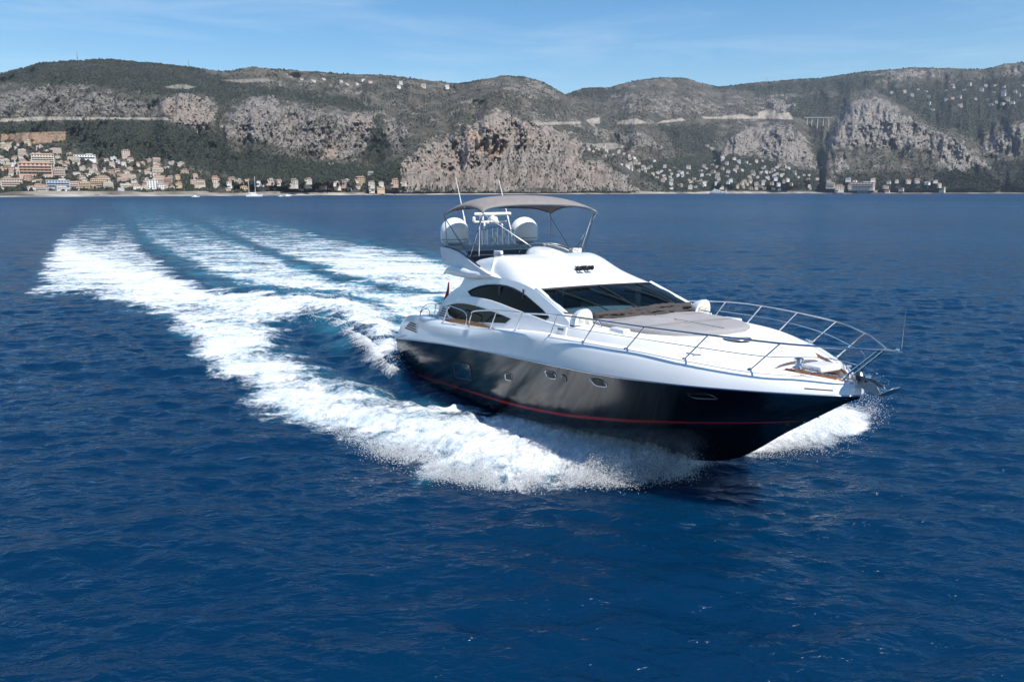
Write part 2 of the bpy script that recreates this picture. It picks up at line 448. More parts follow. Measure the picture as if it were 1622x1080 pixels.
def sea_material():
    k = NT('sea_water')
    foam = k.attr('foam'); aer = k.attr('aeration')
    # distance-free ripples: three octaves of bump in world metres, crests lying across the wind
    v1 = k.mapv((0.55, 1.0, 1.0), (0, 0, math.radians(-6)))
    v2 = k.mapv((0.45, 1.0, 1.0), (0, 0, math.radians(8)))
    b = k.bump(k.noise(0.8, 5, 0.6, v1, 0.3), 0.38, 0.36)
    b = k.bump(k.noise(2.9, 4, 0.6, v2, 0.4), 0.85, 0.13, b)
    b = k.bump(k.noise(9.0, 3, 0.5, v1, 0.2), 0.6, 0.032, b)
    gust = k.noise(0.012, 3, 0.5, k.mapv((0.35, 1.0, 1.0)))
    deep = k.mix(k.rng(gust, 0.35, 0.65), (0.0005, 0.019, 0.056), (0.0010, 0.030, 0.080))
    turq = k.mix(k.math('MULTIPLY', aer, k.rng(k.noise(0.4, 5, 0.6), 0.34, 0.62)), deep, (0.035, 0.20, 0.275))
    # foam cover: patchy, streaked and lacy towards its edges
    st = k.noise(0.42, 8, 0.66, k.mapv((0.5, 1.0, 1.0), (0, 0, math.radians(-20))), 0.9)
    fine = k.noise(1.9, 8, 0.7, None, 0.8)
    vf = k.noise(9.0, 4, 0.6)
    n = k.math('ADD', k.math('ADD', k.math('MULTIPLY', st, 0.5), k.math('MULTIPLY', fine, 0.36)), k.math('MULTIPLY', vf, 0.14))
    cover = k.math('ADD', k.math('MULTIPLY', foam, 0.62), k.math('MULTIPLY', k.math('SUBTRACT', n, 0.5), 3.1))
    mask = k.rng(cover, 0.10, 0.62)
    mask = k.math('MULTIPLY', mask, k.rng(foam, 0.02, 0.12))
    k.t.links.new(turq, k.b.inputs['Base Color'])
    k.t.links.new(k.rng(k.attr('chop'), 0, 1, .06, .34, False), k.b.inputs['Roughness'])
    k.b.inputs['IOR'].default_value = 1.333
    k.b.inputs['Specular IOR Level'].default_value = 0.36
    k.b.inputs['Subsurface Weight'].default_value = 1.0; k.b.inputs['Subsurface Radius'].default_value = (.5, 1.0, 1.2); k.b.inputs['Subsurface Scale'].default_value = 1.0; k.b.subsurface_method = 'BURLEY'
    k.t.links.new(b, k.b.inputs['Normal'])
    fb = k.t.nodes.new('ShaderNodeBsdfDiffuse')
    tone = k.mix(k.rng(k.noise(1.1, 6, 0.6), 0.3, 0.7), (0.60, 0.69, 0.745), (0.82, 0.835, 0.845))
    k.t.links.new(tone, fb.inputs['Color'])
    fbump = k.bump(k.noise(1.5, 8, 0.7), 0.55, 0.4)
    fbump = k.bump(k.noise(7.0, 5, 0.65), 0.6, 0.10, fbump)
    k.t.links.new(fbump, fb.inputs['Normal'])
    mxs = k.t.nodes.new('ShaderNodeMixShader')
    k.t.links.new(mask, mxs.inputs[0]); k.t.links.new(k.b.outputs[0], mxs.inputs[1]); k.t.links.new(fb.outputs[0], mxs.inputs[2])
    k.t.links.new(mxs.outputs[0], k.out.inputs['Surface'])
    return k.m

_v, _f, _a = build_sea()
sea = link_mesh('sea', np_mesh('sea', _v, _f, [sea_material()], _a))
props(sea, 'deep blue rippled sea with the white foaming wake of the yacht', 'sea', None, 'structure')

# spray: thousands of drops thrown up along the bow wave and the stern crest
def build_spray():
    r = np.random.default_rng(21)
    P = []; Sz = []
    def along(pts, n, su, sv, zmax, zpow=2.0, size=(0.012, 0.045)):
        pts = np.array(pts, float); seg = np.hypot(*np.diff(pts, axis=0).T); cs = np.r_[0, np.cumsum(seg)]
        t = r.uniform(0, cs[-1], n); uu = np.interp(t, cs, pts[:, 0]) + r.normal(0, su, n); vv = np.interp(t, cs, pts[:, 1]) + r.normal(0, sv, n)
        x, y = on_water(uu, vv); clump = fbm(x * .9, y * .9, 3)
        z = zmax * r.uniform(0, 1, n) ** zpow * sstep(.3, .7, clump) * 1.4
        keep = r.uniform(0, 1, n) < sstep(.25, .6, clump)
        P.append(np.stack([x, y, z], 1)[keep]); Sz.append(r.uniform(*size, n)[keep])
    outer = F_STARBOARD[8:27]
    along(outer[4:], 20000, 10, 5, 0.30, 2.6, (.003, .0065))
    along([(605, 716), (700, 750), (790, 765), (900, 762), (1000, 764), (1085, 750)], 36000, 20, 8, 0.45, 2.1, (.003, .008))
    along([(880, 665), (980, 695), (1060, 712), (1120, 718)], 14000, 26, 9, 0.6, 1.7, (0.003, 0.0075))
    along([(628, 582), (590, 535), (530, 494), (450, 482)], 14000, 12, 8, 0.5, 2, (.005, .012))
    along([(1200, 720), (1290, 709), (1345, 688), (1380, 664)], 16000, 15, 8, 0.9, 1.6, (0.003, 0.0075))
    P = np.vstack(P); Sz = np.concatenate(Sz); n = len(P)
    octa = np.array([(1, 1, 1), (-1, -1, 1), (-1, 1, -1), (1, -1, -1)], float)
    of = np.array([(0, 2, 1), (0, 1, 3), (0, 3, 2), (1, 2, 3)])
    st = r.uniform(.7, 1.5, (n, 1, 3))
    V = P[:, None, :] + octa[None] * Sz[:, None, None] * st + np.array([0, 0, .12])
    Fc = of[None] + (np.arange(n) * 4)[:, None, None]
    return V.reshape(-1, 3), Fc.reshape(-1, 3)
_v, _f = build_spray()
m_spray = bpy.data.materials.new('spray_drops'); m_spray.use_nodes = True; _t = m_spray.node_tree
_d = _t.nodes.new('ShaderNodeBsdfDiffuse'); _d.inputs[0].default_value = (.97, .98, .99, 1); _tl = _t.nodes.new('ShaderNodeBsdfTranslucent'); _tl.inputs[0].default_value = (.97, .98, .99, 1)
_m = _t.nodes.new('ShaderNodeMixShader'); _m.inputs[0].default_value = .5; _t.links.new(_d.outputs[0], _m.inputs[1]); _t.links.new(_tl.outputs[0], _m.inputs[2]); _t.links.new(_m.outputs[0], _t.nodes['Material Output'].inputs[0])
spray = link_mesh('spray', np_mesh('spray', _v, _f, [m_spray]))
props(spray, 'white spray thrown up along the bow wave and stern wash', 'spray', None, 'stuff')

# torn sheets of water peeling off both bows: several curved, ragged, see-through layers
def build_sheets():
    r = np.random.default_rng(8); V = []; F = []; A = {'edge': [], 'su': [], 'sv': []}; n0 = 0
    def side(inner, outer, hs, layers, nt=170, ns=46):
        nonlocal n0
        inner, outer = np.array(inner, float), np.array(outer, float); m = len(inner)
        t = np.linspace(0, m - 1, nt); ii = np.stack([np.interp(t, range(m), inner[:, k]) for k in (0, 1)], 1); oo = np.stack([np.interp(t, range(m), outer[:, k]) for k in (0, 1)], 1)
        ix, iy = on_water(ii[:, 0], ii[:, 1]); ox, oy = on_water(oo[:, 0], oo[:, 1]); hh = np.interp(t, range(m), hs)
        L = np.r_[0, np.cumsum(np.hypot(np.diff((ix + ox) / 2), np.diff((iy + oy) / 2)))]; W = np.hypot(ox - ix, oy - iy)
        for q in range(layers):
            reach = .62 + .5 * (q + r.uniform(0, 1)) / layers; hk = r.uniform(.55, 1.25); ph = r.uniform(0, 40)
            s_ = np.linspace(0, 1, ns)[None, :]; T = np.repeat(t[:, None] / (m - 1), ns, 1)
            rg = reach * (1 + .34 * (fbm(L * .9 + ph, L * 0 + q, 3) - .5))[:, None]
            sw = s_ * rg
            X = ix[:, None] + (ox - ix)[:, None] * sw; Y = iy[:, None] + (oy - iy)[:, None] * sw
            lift = hh[:, None] * hk * (1 + .8 * (fbm(L * .7 + ph, L * 0 + 3.1, 3) - .5))[:, None]
            Z = .05 + lift * (s_ ** .75) * (1 - s_ * .92) * 2.6 + .16 * (fbm(X * 1.7 + ph, Y * 1.7, 4) - .5) * (.3 + s_)
            V.append(np.stack([X, Y, Z], -1).reshape(-1, 3)); F.append(grid_faces(nt, ns) + n0); n0 += nt * ns
            ed = np.minimum(1, T / .06) * np.minimum(1, (1 - T) / .12) * (1 - .80 * s_ ** 1.6)
            A['edge'].append(ed.ravel()); A['su'].append((np.repeat(L[:, None], ns, 1) + ph).ravel()); A['sv'].append((sw * W[:, None]).ravel())
    side([(1150, 722), (1105, 711), (1050, 700), (980, 682), (910, 668), (850, 655), (800, 648)], [(1128, 733), (1092, 750), (1020, 768), (930, 768), (830, 776), (745, 772), (680, 748)], [.12, .42, .62, .62, .5, .35, .15], 9)
    side([(1168, 727), (1190, 712), (1220, 695), (1250, 676), (1280, 660)], [(1205, 722), (1265, 716), (1325, 702), (1368, 676), (1385, 652)], [.12, .4, .6, .55, .25], 8, 120)
    side([(640, 588), (606, 560), (560, 520), (500, 505)], [(615, 606), (570, 560), (520, 512), (440, 492)], [.2, .35, .3, .1], 3, 90)
    return np.vstack(V), np.vstack(F), {k: np.concatenate(v) for k, v in A.items()}
def sheet_material():
    k = NT('torn_water')
    cb = k.t.nodes.new('ShaderNodeCombineXYZ'); k.t.links.new(k.math('MULTIPLY', k.attr('su'), 1.0), cb.inputs[0]); k.t.links.new(k.math('MULTIPLY', k.attr('sv'), .42), cb.inputs[1]); v = cb.outputs[0]
    n1 = k.noise(1.5, 8, .72, v, .6); n2 = k.noise(11.0, 5, .7, v, .3); n3 = k.noise(34.0, 2, .6)
    n = k.math('ADD', k.math('ADD', k.math('MULTIPLY', n1, .50), k.math('MULTIPLY', n2, .32)), k.math('MULTIPLY', n3, .18))
    a = k.math('ADD', k.math('MULTIPLY', k.attr('edge'), .44), k.math('MULTIPLY', k.math('SUBTRACT', n, .5), 3.2))
    alpha = k.math('MULTIPLY', k.rng(a, .06, .58), .92)
    d = k.t.nodes.new('ShaderNodeBsdfDiffuse'); d.inputs[0].default_value = (.95, .96, .97, 1); tl = k.t.nodes.new('ShaderNodeBsdfTranslucent'); tl.inputs[0].default_value = (.95, .97, .98, 1)
    m = k.t.nodes.new('ShaderNodeMixShader'); m.inputs[0].default_value = .42; k.t.links.new(d.outputs[0], m.inputs[1]); k.t.links.new(tl.outputs[0], m.inputs[2])
    tr = k.t.nodes.new('ShaderNodeBsdfTransparent'); m2 = k.t.nodes.new('ShaderNodeMixShader'); k.t.links.new(alpha, m2.inputs[0]); k.t.links.new(tr.outputs[0], m2.inputs[1]); k.t.links.new(m.outputs[0], m2.inputs[2])
    k.t.links.new(m2.outputs[0], k.out.inputs['Surface']); return k.m
_v, _f, _a = build_sheets()
sheets = link_mesh('bow_wave', np_mesh('bow_wave', _v, _f, [sheet_material()], _a))
props(sheets, 'torn white sheets of water thrown out from both bows of the yacht', 'bow wave', None, 'stuff')

# ------------------------------------------------------------------ the motor yacht (x forward, y to port, z up, metres)
GEL = mat('white_gelcoat', (0.80, 0.81, 0.82), 0.22, coat=0.5, noise=0.03, nscale=1.5)
DECKW = mat('deck_white', (0.78, 0.78, 0.77), 0.5, noise=0.04, nscale=2.0)
BLACK = mat('black_hull_paint', (0.004, 0.0042, 0.0048), 0.12, spec=0.72, bump=0.015, bscale=1.3)
RED = mat('red_boot_stripe', (0.27, 0.009, 0.011), 0.25, coat=0.5)
STEEL = mat('polished_steel', (0.62, 0.62, 0.63), 0.16, 1.0)
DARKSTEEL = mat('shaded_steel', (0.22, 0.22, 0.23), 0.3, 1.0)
TRIM_D = mat('dark_rubber_trim', (0.02, 0.02, 0.022), 0.5)
TEAK = mat('teak', (0.33, 0.15, 0.06), 0.6, noise=0.35, nscale=14)
CANVAS = mat('taupe_canvas', (0.235, 0.213, 0.204), 0.9, noise=0.12, nscale=6, bump=0.25, bscale=90)
CANVAS_D = mat('dark_brown_canvas', (0.058, 0.050, 0.047), 0.9, noise=0.3, nscale=9, bump=0.4, bscale=30)
CUSHION = mat('grey_cushion', (0.30, 0.292, 0.292), 0.9, noise=0.08, nscale=5, bump=0.15, bscale=60)
GREY = mat('wing_shade_and_band_grey', (0.34, 0.36, 0.38), 0.5)  # white radar wing's shade put into the grey; dome bands share it
DOMEW = mat('dome_white', (0.82, 0.82, 0.81), 0.32)
DARKIN = mat('dark_interior', (0.022, 0.024, 0.028), 0.7)
LEATH = mat('cream_upholstery', (0.45, 0.42, 0.37), 0.7)
WOODIN = mat('cabin_wood', (0.12, 0.05, 0.025), 0.4)
GLASS = glass_mat('tinted_window', (0.16, 0.20, 0.21), 0.85)
WGLASS = glass_mat('windscreen_glass', (0.30, 0.44, 0.54), 0.92)
BLACKGL = mat('black_glass', (0.004, 0.005, 0.007), 0.04, coat=1.0)
YELLOW = mat('speaker_cone_cream', (0.62, 0.56, 0.40), 0.6)
DARKPANE = mat('dark_pane', (0.003, 0.0034, 0.004), 0.06, spec=.10)
TRUMPET = mat('dark_chrome', (.10, .10, .105), .25, 1.0)
FLAGRED = mat('ensign_red', (0.45, 0.02, 0.025), 0.8)

yacht = bpy.data.objects.new('motor_yacht', None); C.objects.link(yacht)
yacht.matrix_world = BOAT
props(yacht, 'black and white flybridge motor yacht speeding towards the viewer with a taupe sunshade', 'motor yacht')

XB = [.9, 3, 6, 9, 12, 13, 14.4, 15.8, 17.2, 18.4, 19.2, 19.7, 19.92, 20]; HBt = [2.55, 2.72, 2.85, 2.9, 2.9, 2.88, 2.8, 2.56, 2.12, 1.48, .92, .46, .2, 0.0]
def smooth_i(x, xs, ys):
    """monotone smooth interpolation"""
    xs = np.asarray(xs, float); ys = np.asarray(ys, float); x = np.clip(x, xs[0], xs[-1])
    d = np.diff(ys) / np.diff(xs); m = np.zeros(len(xs)); m[0] = d[0]; m[-1] = d[-1]
    for i in range(1, len(xs) - 1):
        m[i] = 0 if d[i - 1] * d[i] <= 0 else 2 * d[i - 1] * d[i] / (d[i - 1] + d[i])
    i = int(np.clip(np.searchsorted(xs, x) - 1, 0, len(xs) - 2)); h = xs[i + 1] - xs[i]; t = (x - xs[i]) / h
    return float((2 * t ** 3 - 3 * t ** 2 + 1) * ys[i] + (t ** 3 - 2 * t ** 2 + t) * h * m[i] + (-2 * t ** 3 + 3 * t ** 2) * ys[i + 1] + (t ** 3 - t ** 2) * h * m[i + 1])
def HB(x): return smooth_i(x, XB, HBt)
def ZS(x): return smooth_i(x, [.9, 3.5, 6.3, 10.9, 14.1, 16.1, 17.5, 18.7, 19.6, 20], [1.26, 1.49, 1.72, 1.99, 2.11, 2.15, 2.18, 2.2, 2.21, 2.21])
def ZK(x): return smooth_i(x, [.9, 11, 13, 14.5, 15.7, 16.72, 18.4, 20], [-.75, -.72, -.62, -.45, -.22, .08, 1.17, 2.20])
def YC(x): return smooth_i(x, [.9, 5, 10, 13, 15, 16.5, 17.5, 18.5, 19.3, 20], [2.38, 2.5, 2.5, 2.3, 1.85, 1.3, .85, .42, .16, 0.0])
def ZC(x): return smooth_i(x, [.9, 5, 10, 13, 15, 16.5, 17.5, 18.5, 19.3, 20], [.0, .02, .14, .38, .70, .98, 1.2, 1.52, 1.88, 2.205])
def ZT(x): return smooth_i(x, [.9, 1.25, 1.7, 2.4, 3.2, 4.6, 6, 8, 9.4, 10.8, 13, 15.8, 17.2, 18.4, 19.3, 19.8, 20], [1.30, 1.8, 2.13, 2.29, 2.38, 2.45, 2.44, 2.43, 2.56, 2.69, 2.79, 2.79, 2.72, 2.62, 2.53, 2.46, 2.42])
def ZCR(x): return min(ZT(x) - .004, smooth_i(x, [.9, 3.5, 6, 8, 10, 13, 16, 20], [1.28, 1.87, 2.25, 2.40, 2.55, 2.62, 2.60, 2.36]))
def INS(x): return smooth_i(x, [.9, 3, 6, 8, 10, 13, 16, 18.4, 19.3, 20], [.10, .24, .25, .14, .13, .15, .20, .24, .26, .24])   # how far the top edge lies inboard
def HY(x, z):
    zs, zc = ZS(x), ZC(x); t = min(1, max(0, (z - zc) / max(1e-4, zs - zc)))
    return YC(x) + (HB(x) - YC(x)) * t ** float(np.interp(x, [0, 12, 17, 20], [.8, .9, 1.2, 1.35]))
XST = [.9 + (20 - .9) * (1 - (1 - k / 70) ** 1.55) for k in range(71)]

# hull
b = MB(); secs = []
for x in XST:
    zs, zk, zc, yc = ZS(x), ZK(x), ZC(x), YC(x)
    pr = [(x, 0, zk), (x, -yc * .5, zk + (zc - .05 - zk) * .62), (x, -max(0, yc - .05), zc - .05), (x, -yc, zc)]
    for q in range(1, 13):
        z = zc + (zs - zc) * q / 12; pr.append((x, -HY(x, z), z))
    secs.append(pr)
b.loft(secs); b.mirror()
tr = secs[0]; b.add([*tr, *[(p[0], -p[1], p[2]) for p in reversed(tr)]], [tuple(range(2 * len(tr)))])
hull = b.build('hull', BLACK, yacht, smooth=40)
# red boot stripe, a strip lying 4 mm proud of the hull
def SZ(x): return smooth_i(x, [.9, 2.1, 4.95, 6.65, 8.15, 10.3, 12, 13.4, 14.4, 15.35, 16.1, 16.8, 17.45, 18.05, 18.65, 19], [.0, .06, .19, .28, .35, .46, .58, .70, .81, .92, 1.03, 1.13, 1.23, 1.325, 1.45, 1.52])
def SW(x): return smooth_i(x, [.9, 5, 12, 15, 17, 18.6, 20], [.04, .06, .08, .075, .04, .02, .012])
b = MB(); secs = []
for k in range(90):
    x = 1.2 + (18.85 - 1.2) * k / 89; s = []
    for q in (0, .5, 1):
        z = SZ(x) + SW(x) * q; z = z if z > ZC(x) else z; s.append((x, -HY(x, z) - .005, z))
    secs.append(s)
b.loft(secs); b.mirror(); b.build('boot_stripe', RED, yacht, fix=False)

# white topsides above the black: outer band, rounded top edge
b = MB(); secs = []
for x in XST:
    h, zs, zt, zc2, ins = HB(x), ZS(x), ZT(x), ZCR(x), INS(x)
    k = min(1, h / .5); ins *= k
    m = .018 * k
    secs.append([(x, -max(0, h - .02 * k), zs - .01), (x, -h - m, zs + .012), (x, -h - m, zs + .05), (x, -h + .012 * k, zs + (zc2 - zs) * .5), (x, -max(0, h - .05 * k), zc2), (x, -max(0, h - ins * .55), zc2 + (zt - zc2) * .62),
                 (x, -max(0, h - ins * .86), zt - .02), (x, -max(0, h - ins), zt), (x, -max(0, h - ins - .09 * k), zt - .012), (x, -max(0, h - ins - .12 * k), zt - .09)])
b.loft(secs); b.mirror()
topside = b.build('topsides', GEL, yacht, smooth=50)
b = MB(); b.tube([(x, -HB(x) - .022 * min(1, HB(x) / .5), ZS(x) + .008) for x in XST], .020, 6); b.tube([(x, HB(x) + .022 * min(1, HB(x) / .5), ZS(x) + .008) for x in XST], .020, 6)
b.build('rub_rail', mat('rail_alloy', (0.5, 0.51, 0.53), .3, 1.0), yacht)
# transom and swim platform
b = MB(); b.loft([[(.92, -2.5, -.1), (.92, 2.5, -.1)], [(1.0, -2.5, 1.2), (1.0, 2.5, 1.2)], [(1.7, -2.3, 1.6), (1.7, 2.3, 1.6)], [(1.85, -2.2, 1.85), (1.85, 2.2, 1.85)]]); b.build('transom', GEL, yacht)
b = MB(); b.box((.35, 0, .30), (1.15, 4.4, .12)); b.build('swim_platform', TEAK, yacht, bevel=.03)

for s in (-1, 1):
    for za, zb2, xa, xb in ((.62, .62, 19.35, 19.72), (.22, .22, 19.3, 19.8)):
        b = MB(); pts = []
        for x in np.linspace(xa, xb, 8):
            h, zs, zt, ins = HB(x), ZS(x), ZCR(x), INS(x); k = min(1, h / .5); pts.append((x, s * (h - .03 * k * (za + .3)), zs + (zt - zs) * za))
        b.tube(pts, .014, 6); b.build('topside_groove', TRIM_D, yacht)  # dark tubes added in place of the grooves in the bow topsides
# decks: side decks, low trunk and foredeck in one moulding
def YT(x): return smooth_i(x, [2, 12, 13.3, 14.8, 16, 17.15, 18.0, 18.5], [2.33, 2.36, 2.34, 2.22, 2.0, 1.62, 1.12, .62])
def ZTT(x): return smooth_i(x, [2, 12, 13.3, 14.8, 16, 17.15, 18.0, 18.5], [2.9, 3.02, 3.0, 2.96, 2.93, 2.85, 2.74, 2.64])
def ZCT(x): return smooth_i(x, [2, 12, 13, 14.5, 16, 17, 17.8, 18.5], [3.0, 3.15, 3.13, 3.09, 3.02, 2.94, 2.82, 2.68])
b = MB(); secs = []
for k in range(80):
    x = 2.2 + (18.5 - 2.2) * k / 79; h = HB(x) - INS(x) - .10; zt = ZT(x) - .035
    if x < 8.6: zt = min(zt, 2.36 + .0 * x) if x > 4 else min(zt, 1.9)
    yt = min(YT(x), h - .06); zd = zt + .015; e = min(.10, .22 * yt)
    ztt = max(ZTT(x) if x > 5.3 else 0, zd + .004); zct = max(ZCT(x) if x > 5.3 else 0, ztt + .01)
    secs.append([(x, -h - .03, zt - .05), (x, -h, zt), (x, -yt - .015, zd), (x, -yt + .01, zd + (ztt - zd) * .35), (x, -yt + e * .7, zd + (ztt - zd) * .86), (x, -yt + e, ztt), (x, -yt + e + .08, ztt + .012)] +
                [(x, -(yt - e - .08) * (1 - q / 5), ztt + .012 + (zct - ztt - .012) * (1 - (1 - q / 5) ** 2)) for q in range(1, 6)])
b.loft(secs); b.mirror(); b.build('deck', DECKW, yacht, smooth=38)
# bow deck with its sunken teak well
b = MB(); secs = []
for k in range(24):
    x = 18.42 + (19.98 - 18.42) * k / 23; kk = min(1, HB(x) / .5); h = max(.0, HB(x) - INS(x) * kk - .09 * kk); zt = ZT(x) - .03
    secs.append([(x, -h, zt), (x, -h * .72, zt + .018 * kk), (x, -h * .68, zt - .09 * kk), (x, 0, zt - .07 * kk)])
b.loft(secs); b.mirror(); b.build('bow_deck', DECKW, yacht, smooth=30)
b = MB(); secs = []
for k in range(16):
    x = 18.44 + (19.62 - 18.44) * k / 15; kk = min(1, HB(x) / .5); h = max(.02, HB(x) - INS(x) * kk - .09 * kk) * .665; zt = ZT(x) - .03
    secs.append([(x, -h, zt - .083 * kk), (x, 0, zt - .064 * kk), (x, h, zt - .083 * kk)])
b.loft(secs)
for s in (-1, 1):   # teak facing on the inside of the bow bulwark and round the well
    b.loft([[(x, s * max(.02, HB(x) - INS(x) - .06) * .70, ZT(x) - .10), (x, s * max(.02, HB(x) - INS(x) - .06) * .74, ZT(x) + .045)] for x in [(18.0 if s > 0 else 18.95) + (1.6 if s > 0 else .65) * k / 14 for k in range(15)]])
b.build('teak_well', TEAK, yacht, smooth=30)
b = MB(); b.loft([[(18.42, y, 2.64 + .03 * (1 - (y / .75) ** 2)) for y in np.linspace(-.62, .62, 9)], [(18.44, y, 2.50) for y in np.linspace(-.66, .66, 9)]]); b.build('well_step', DECKW, yacht)
b = MB(); b.box((18.95, .18, 2.60), (.52, .62, .14), taper=.9); b.build('locker_lid', GEL, yacht, bevel=.04)
wl = MB(); wl.lathe((18.72, -.22, 2.54), [(.13, 0), (.13, .05), (.085, .07), (.06, .16), (.10, .19), (.10, .23), (.04, .25)], 16); wl.lathe((18.72, .02, 2.52), [(.09, 0), (.07, .1), (.09, .14), (.02, .16)], 14)
wl.box((18.86, -.16, 2.57), (.3, .2, .09)); wl.build('windlass', STEEL, yacht, bevel=.006)
ch = MB()
for k in range(22):
    x = 18.95 + k * .042; ch.tube([(x - .03, -.12 + (.018 if k % 2 else 0), 2.53 + (0 if k % 2 else .018)), (x + .03, -.12 - (.018 if k % 2 else 0), 2.53 - (0 if k % 2 else .018))], .013, 6)
ch.build('anchor_chain', STEEL, yacht)
for s in (-1, 1):
    b = MB(); b.tube([(19.28, s * .52, 2.56), (19.28, s * .52, 2.64), (19.17, s * .56, 2.66)], .022); b.tube([(19.28, s * .52, 2.63), (19.40, s * .47, 2.65)], .022); b.build('cleat', STEEL, yacht)
    b = MB(); b.tube([(17.3, s * (HB(17.3) - .33), 2.76), (17.3, s * (HB(17.3) - .33), 2.80), (17.15, s * (HB(17.15) - .33), 2.81)], .02); b.tube([(17.3, s * (HB(17.3) - .33), 2.79), (17.45, s * (HB(17.45) - .33), 2.80)], .02); b.build('cleat', STEEL, yacht)

# bow roller and anchor
b = MB()
for s in (-1, 1):
    b.panel([(19.7, 2.44), (20.05, 2.40), (20.42, 2.30), (20.50, 2.36), (20.40, 2.50), (20.1, 2.58), (19.75, 2.53)], [], lambda a, c, d, s=s: (a, s * (.085 + d), c), .012)
b.tube([(20.40, -.09, 2.36), (20.40, .09, 2.36)], .05, 10); b.tube([(20.12, -.09, 2.60), (20.12, .09, 2.60)], .045, 10)
b.box((19.95, 0, 2.42), (.5, .2, .03)); b.build('bow_roller', STEEL, yacht, bevel=.004)
an = MB(); an.tube([(19.9, 0, 2.50), (20.2, 0, 2.46), (20.42, 0, 2.42), (20.60, 0, 2.40)], [.03, .032, .04, .03], 8)
an.build('anchor', STEEL, yacht)
fl = MB(); fl.loft([[(20.44 + .03 * abs(y), y * .35, 2.32 + .2 * y * y), (20.52, y * .8, 2.31 + .5 * y * y), (20.62, y * .95, 2.35 + .5 * y * y), (20.70, y * .8, 2.43 + .3 * y * y), (20.75, y * .35, 2.50)] for y in np.linspace(-.26, .26, 9)], closed=False)
o = fl.build('anchor_fluke', STEEL, bpy.data.objects['anchor'], smooth=60); sm = o.modifiers.new('plate', 'SOLIDIFY'); sm.thickness = .02
b = MB(); b.lathe((20.12, -.2, 2.50), [(.05, 0), (.05, .05), (.09, .08), (.10, .16), (.06, .22), (.0, .23)], 14); b.build('bow_light', DARKSTEEL, yacht)

# guard rails: a child for every stanchion
TOP = [(7.85, 2.66, 2.86), (8.5, 2.66, 3.0), (10.1, 2.70, 3.16), (11.7, 2.75, 3.24), (13.52, 2.76, 3.35), (14.99, 2.61, 3.36), (16.4, 2.34, 3.33), (17.88, 1.89, 3.29), (19.13, 1.22, 3.22), (19.75, .72, 3.19), (20.2, .32, 3.17), (20.42, .1, 3.16)]
BASE = [(9.62, 2.70, 2.60), (11.2, 2.72, 2.71), (13.03, 2.70, 2.79), (14.4, 2.6, 2.79), (15.76, 2.36, 2.78), (17.17, 1.90, 2.71), (18.41, 1.26, 2.62)]
SHTOP = [(10.1, 2.70, 3.16), (11.7, 2.75, 3.24), (13.52, 2.76, 3.35), (14.99, 2.61, 3.36), (16.4, 2.34, 3.33), (17.88, 1.89, 3.29), (19.13, 1.22, 3.22)]
def crv(pts, n=6):
    pts = [Vector(p) for p in pts]; out = []
    for i in range(len(pts) - 1):
        p0, p1, p2, p3 = pts[max(0, i - 1)], pts[i], pts[i + 1], pts[min(len(pts) - 1, i + 2)]
        for k in range(n):
            t = k / n; out.append(.5 * ((2 * p1) + (p2 - p0) * t + (2 * p0 - 5 * p1 + 4 * p2 - p3) * t * t + (3 * p1 - p0 - 3 * p2 + p3) * t ** 3))
    return out + [pts[-1]]
for s in (-1, 1):
    b = MB(); path = crv([(8.05, 2.64, 2.42), (8.08, 2.645, 2.62)] + [(8.25, 2.65, 2.84)] + TOP[1:]); b.tube([(p.x, s * p.y, p.z) for p in path], .021, 8)
    rail = b.build('guard_rail', STEEL, yacht)
    for (bx, by, bz), (tx, ty, tz) in zip(BASE, SHTOP):
        b = MB(); b.tube([(bx, s * by, bz - .03), (tx, s * ty, tz)], .017, 8); b.lathe((bx, s * by, bz - .02), [(.045, 0), (.045, .025), (.02, .04)], 10); b.build('stanchion', STEEL, rail)
    b = MB(); b.tube([(19.67, s * .12, 2.50), (20.42, s * .1, 3.16)], .022, 8); b.build('stanchion', STEEL, rail)
    b = MB(); mid = crv([((bx + tx) / 2, s * (by + ty) / 2 , (bz + tz) / 2) for (bx, by, bz), (tx, ty, tz) in list(zip(BASE, SHTOP))[2:]] + [(19.6, s * .55, 2.94), (20.02, s * .12, 2.82)]); b.tube(mid, .009, 6); b.build('mid_wire', STEEL, rail)
    # aft gate rails
    b = MB(); b.tube(crv([(7.68, s * 2.62, 2.38), (7.84, s * 2.62, 2.72), (7.72, s * 2.62, 2.90), (6.9, s * 2.62, 2.97), (6.48, s * 2.61, 2.98), (6.2, s * 2.61, 2.72), (5.9, s * 2.6, 2.42)], 5), .02, 8)
    gate = b.build('boarding_rail', STEEL, yacht)
    b = MB(); b.tube(crv([(3.4, s * 2.44, 2.36), (3.5, s * 2.46, 2.56), (4.2, s * 2.52, 2.84), (5.2, s * 2.56, 2.95), (6.3, s * 2.5, 2.90)], 5), .018, 8); b.tube([(5.2, s * 2.56, 2.95), (4.9, s * 2.54, 2.42)], .016, 8)
    b.tube(crv([(3.45, s * 2.45, 2.50), (4.0, s * 2.5, 2.68), (4.45, s * 2.52, 2.66), (4.5, s * 2.52, 2.42)], 4), .015, 8); b.build('stern_rail', STEEL, yacht)
b = MB(); b.panel([(20.36, -.13), (20.42, .13), (20.78, .04), (20.82, 0), (20.78, -.04)], [], lambda a, c, d: (a, c, 3.155 + d), .016); b.lathe((20.72, 0, 3.165), [(.035, 0), (.04, .03), (.03, .06), (0, .07)], 12); b.build('pulpit_plate', STEEL, yacht)
b = MB(); b.tube([(20.80, 0, 3.18), (20.84, 0, 3.96)], .006, 6); b.build('jack_staff', STEEL, yacht)

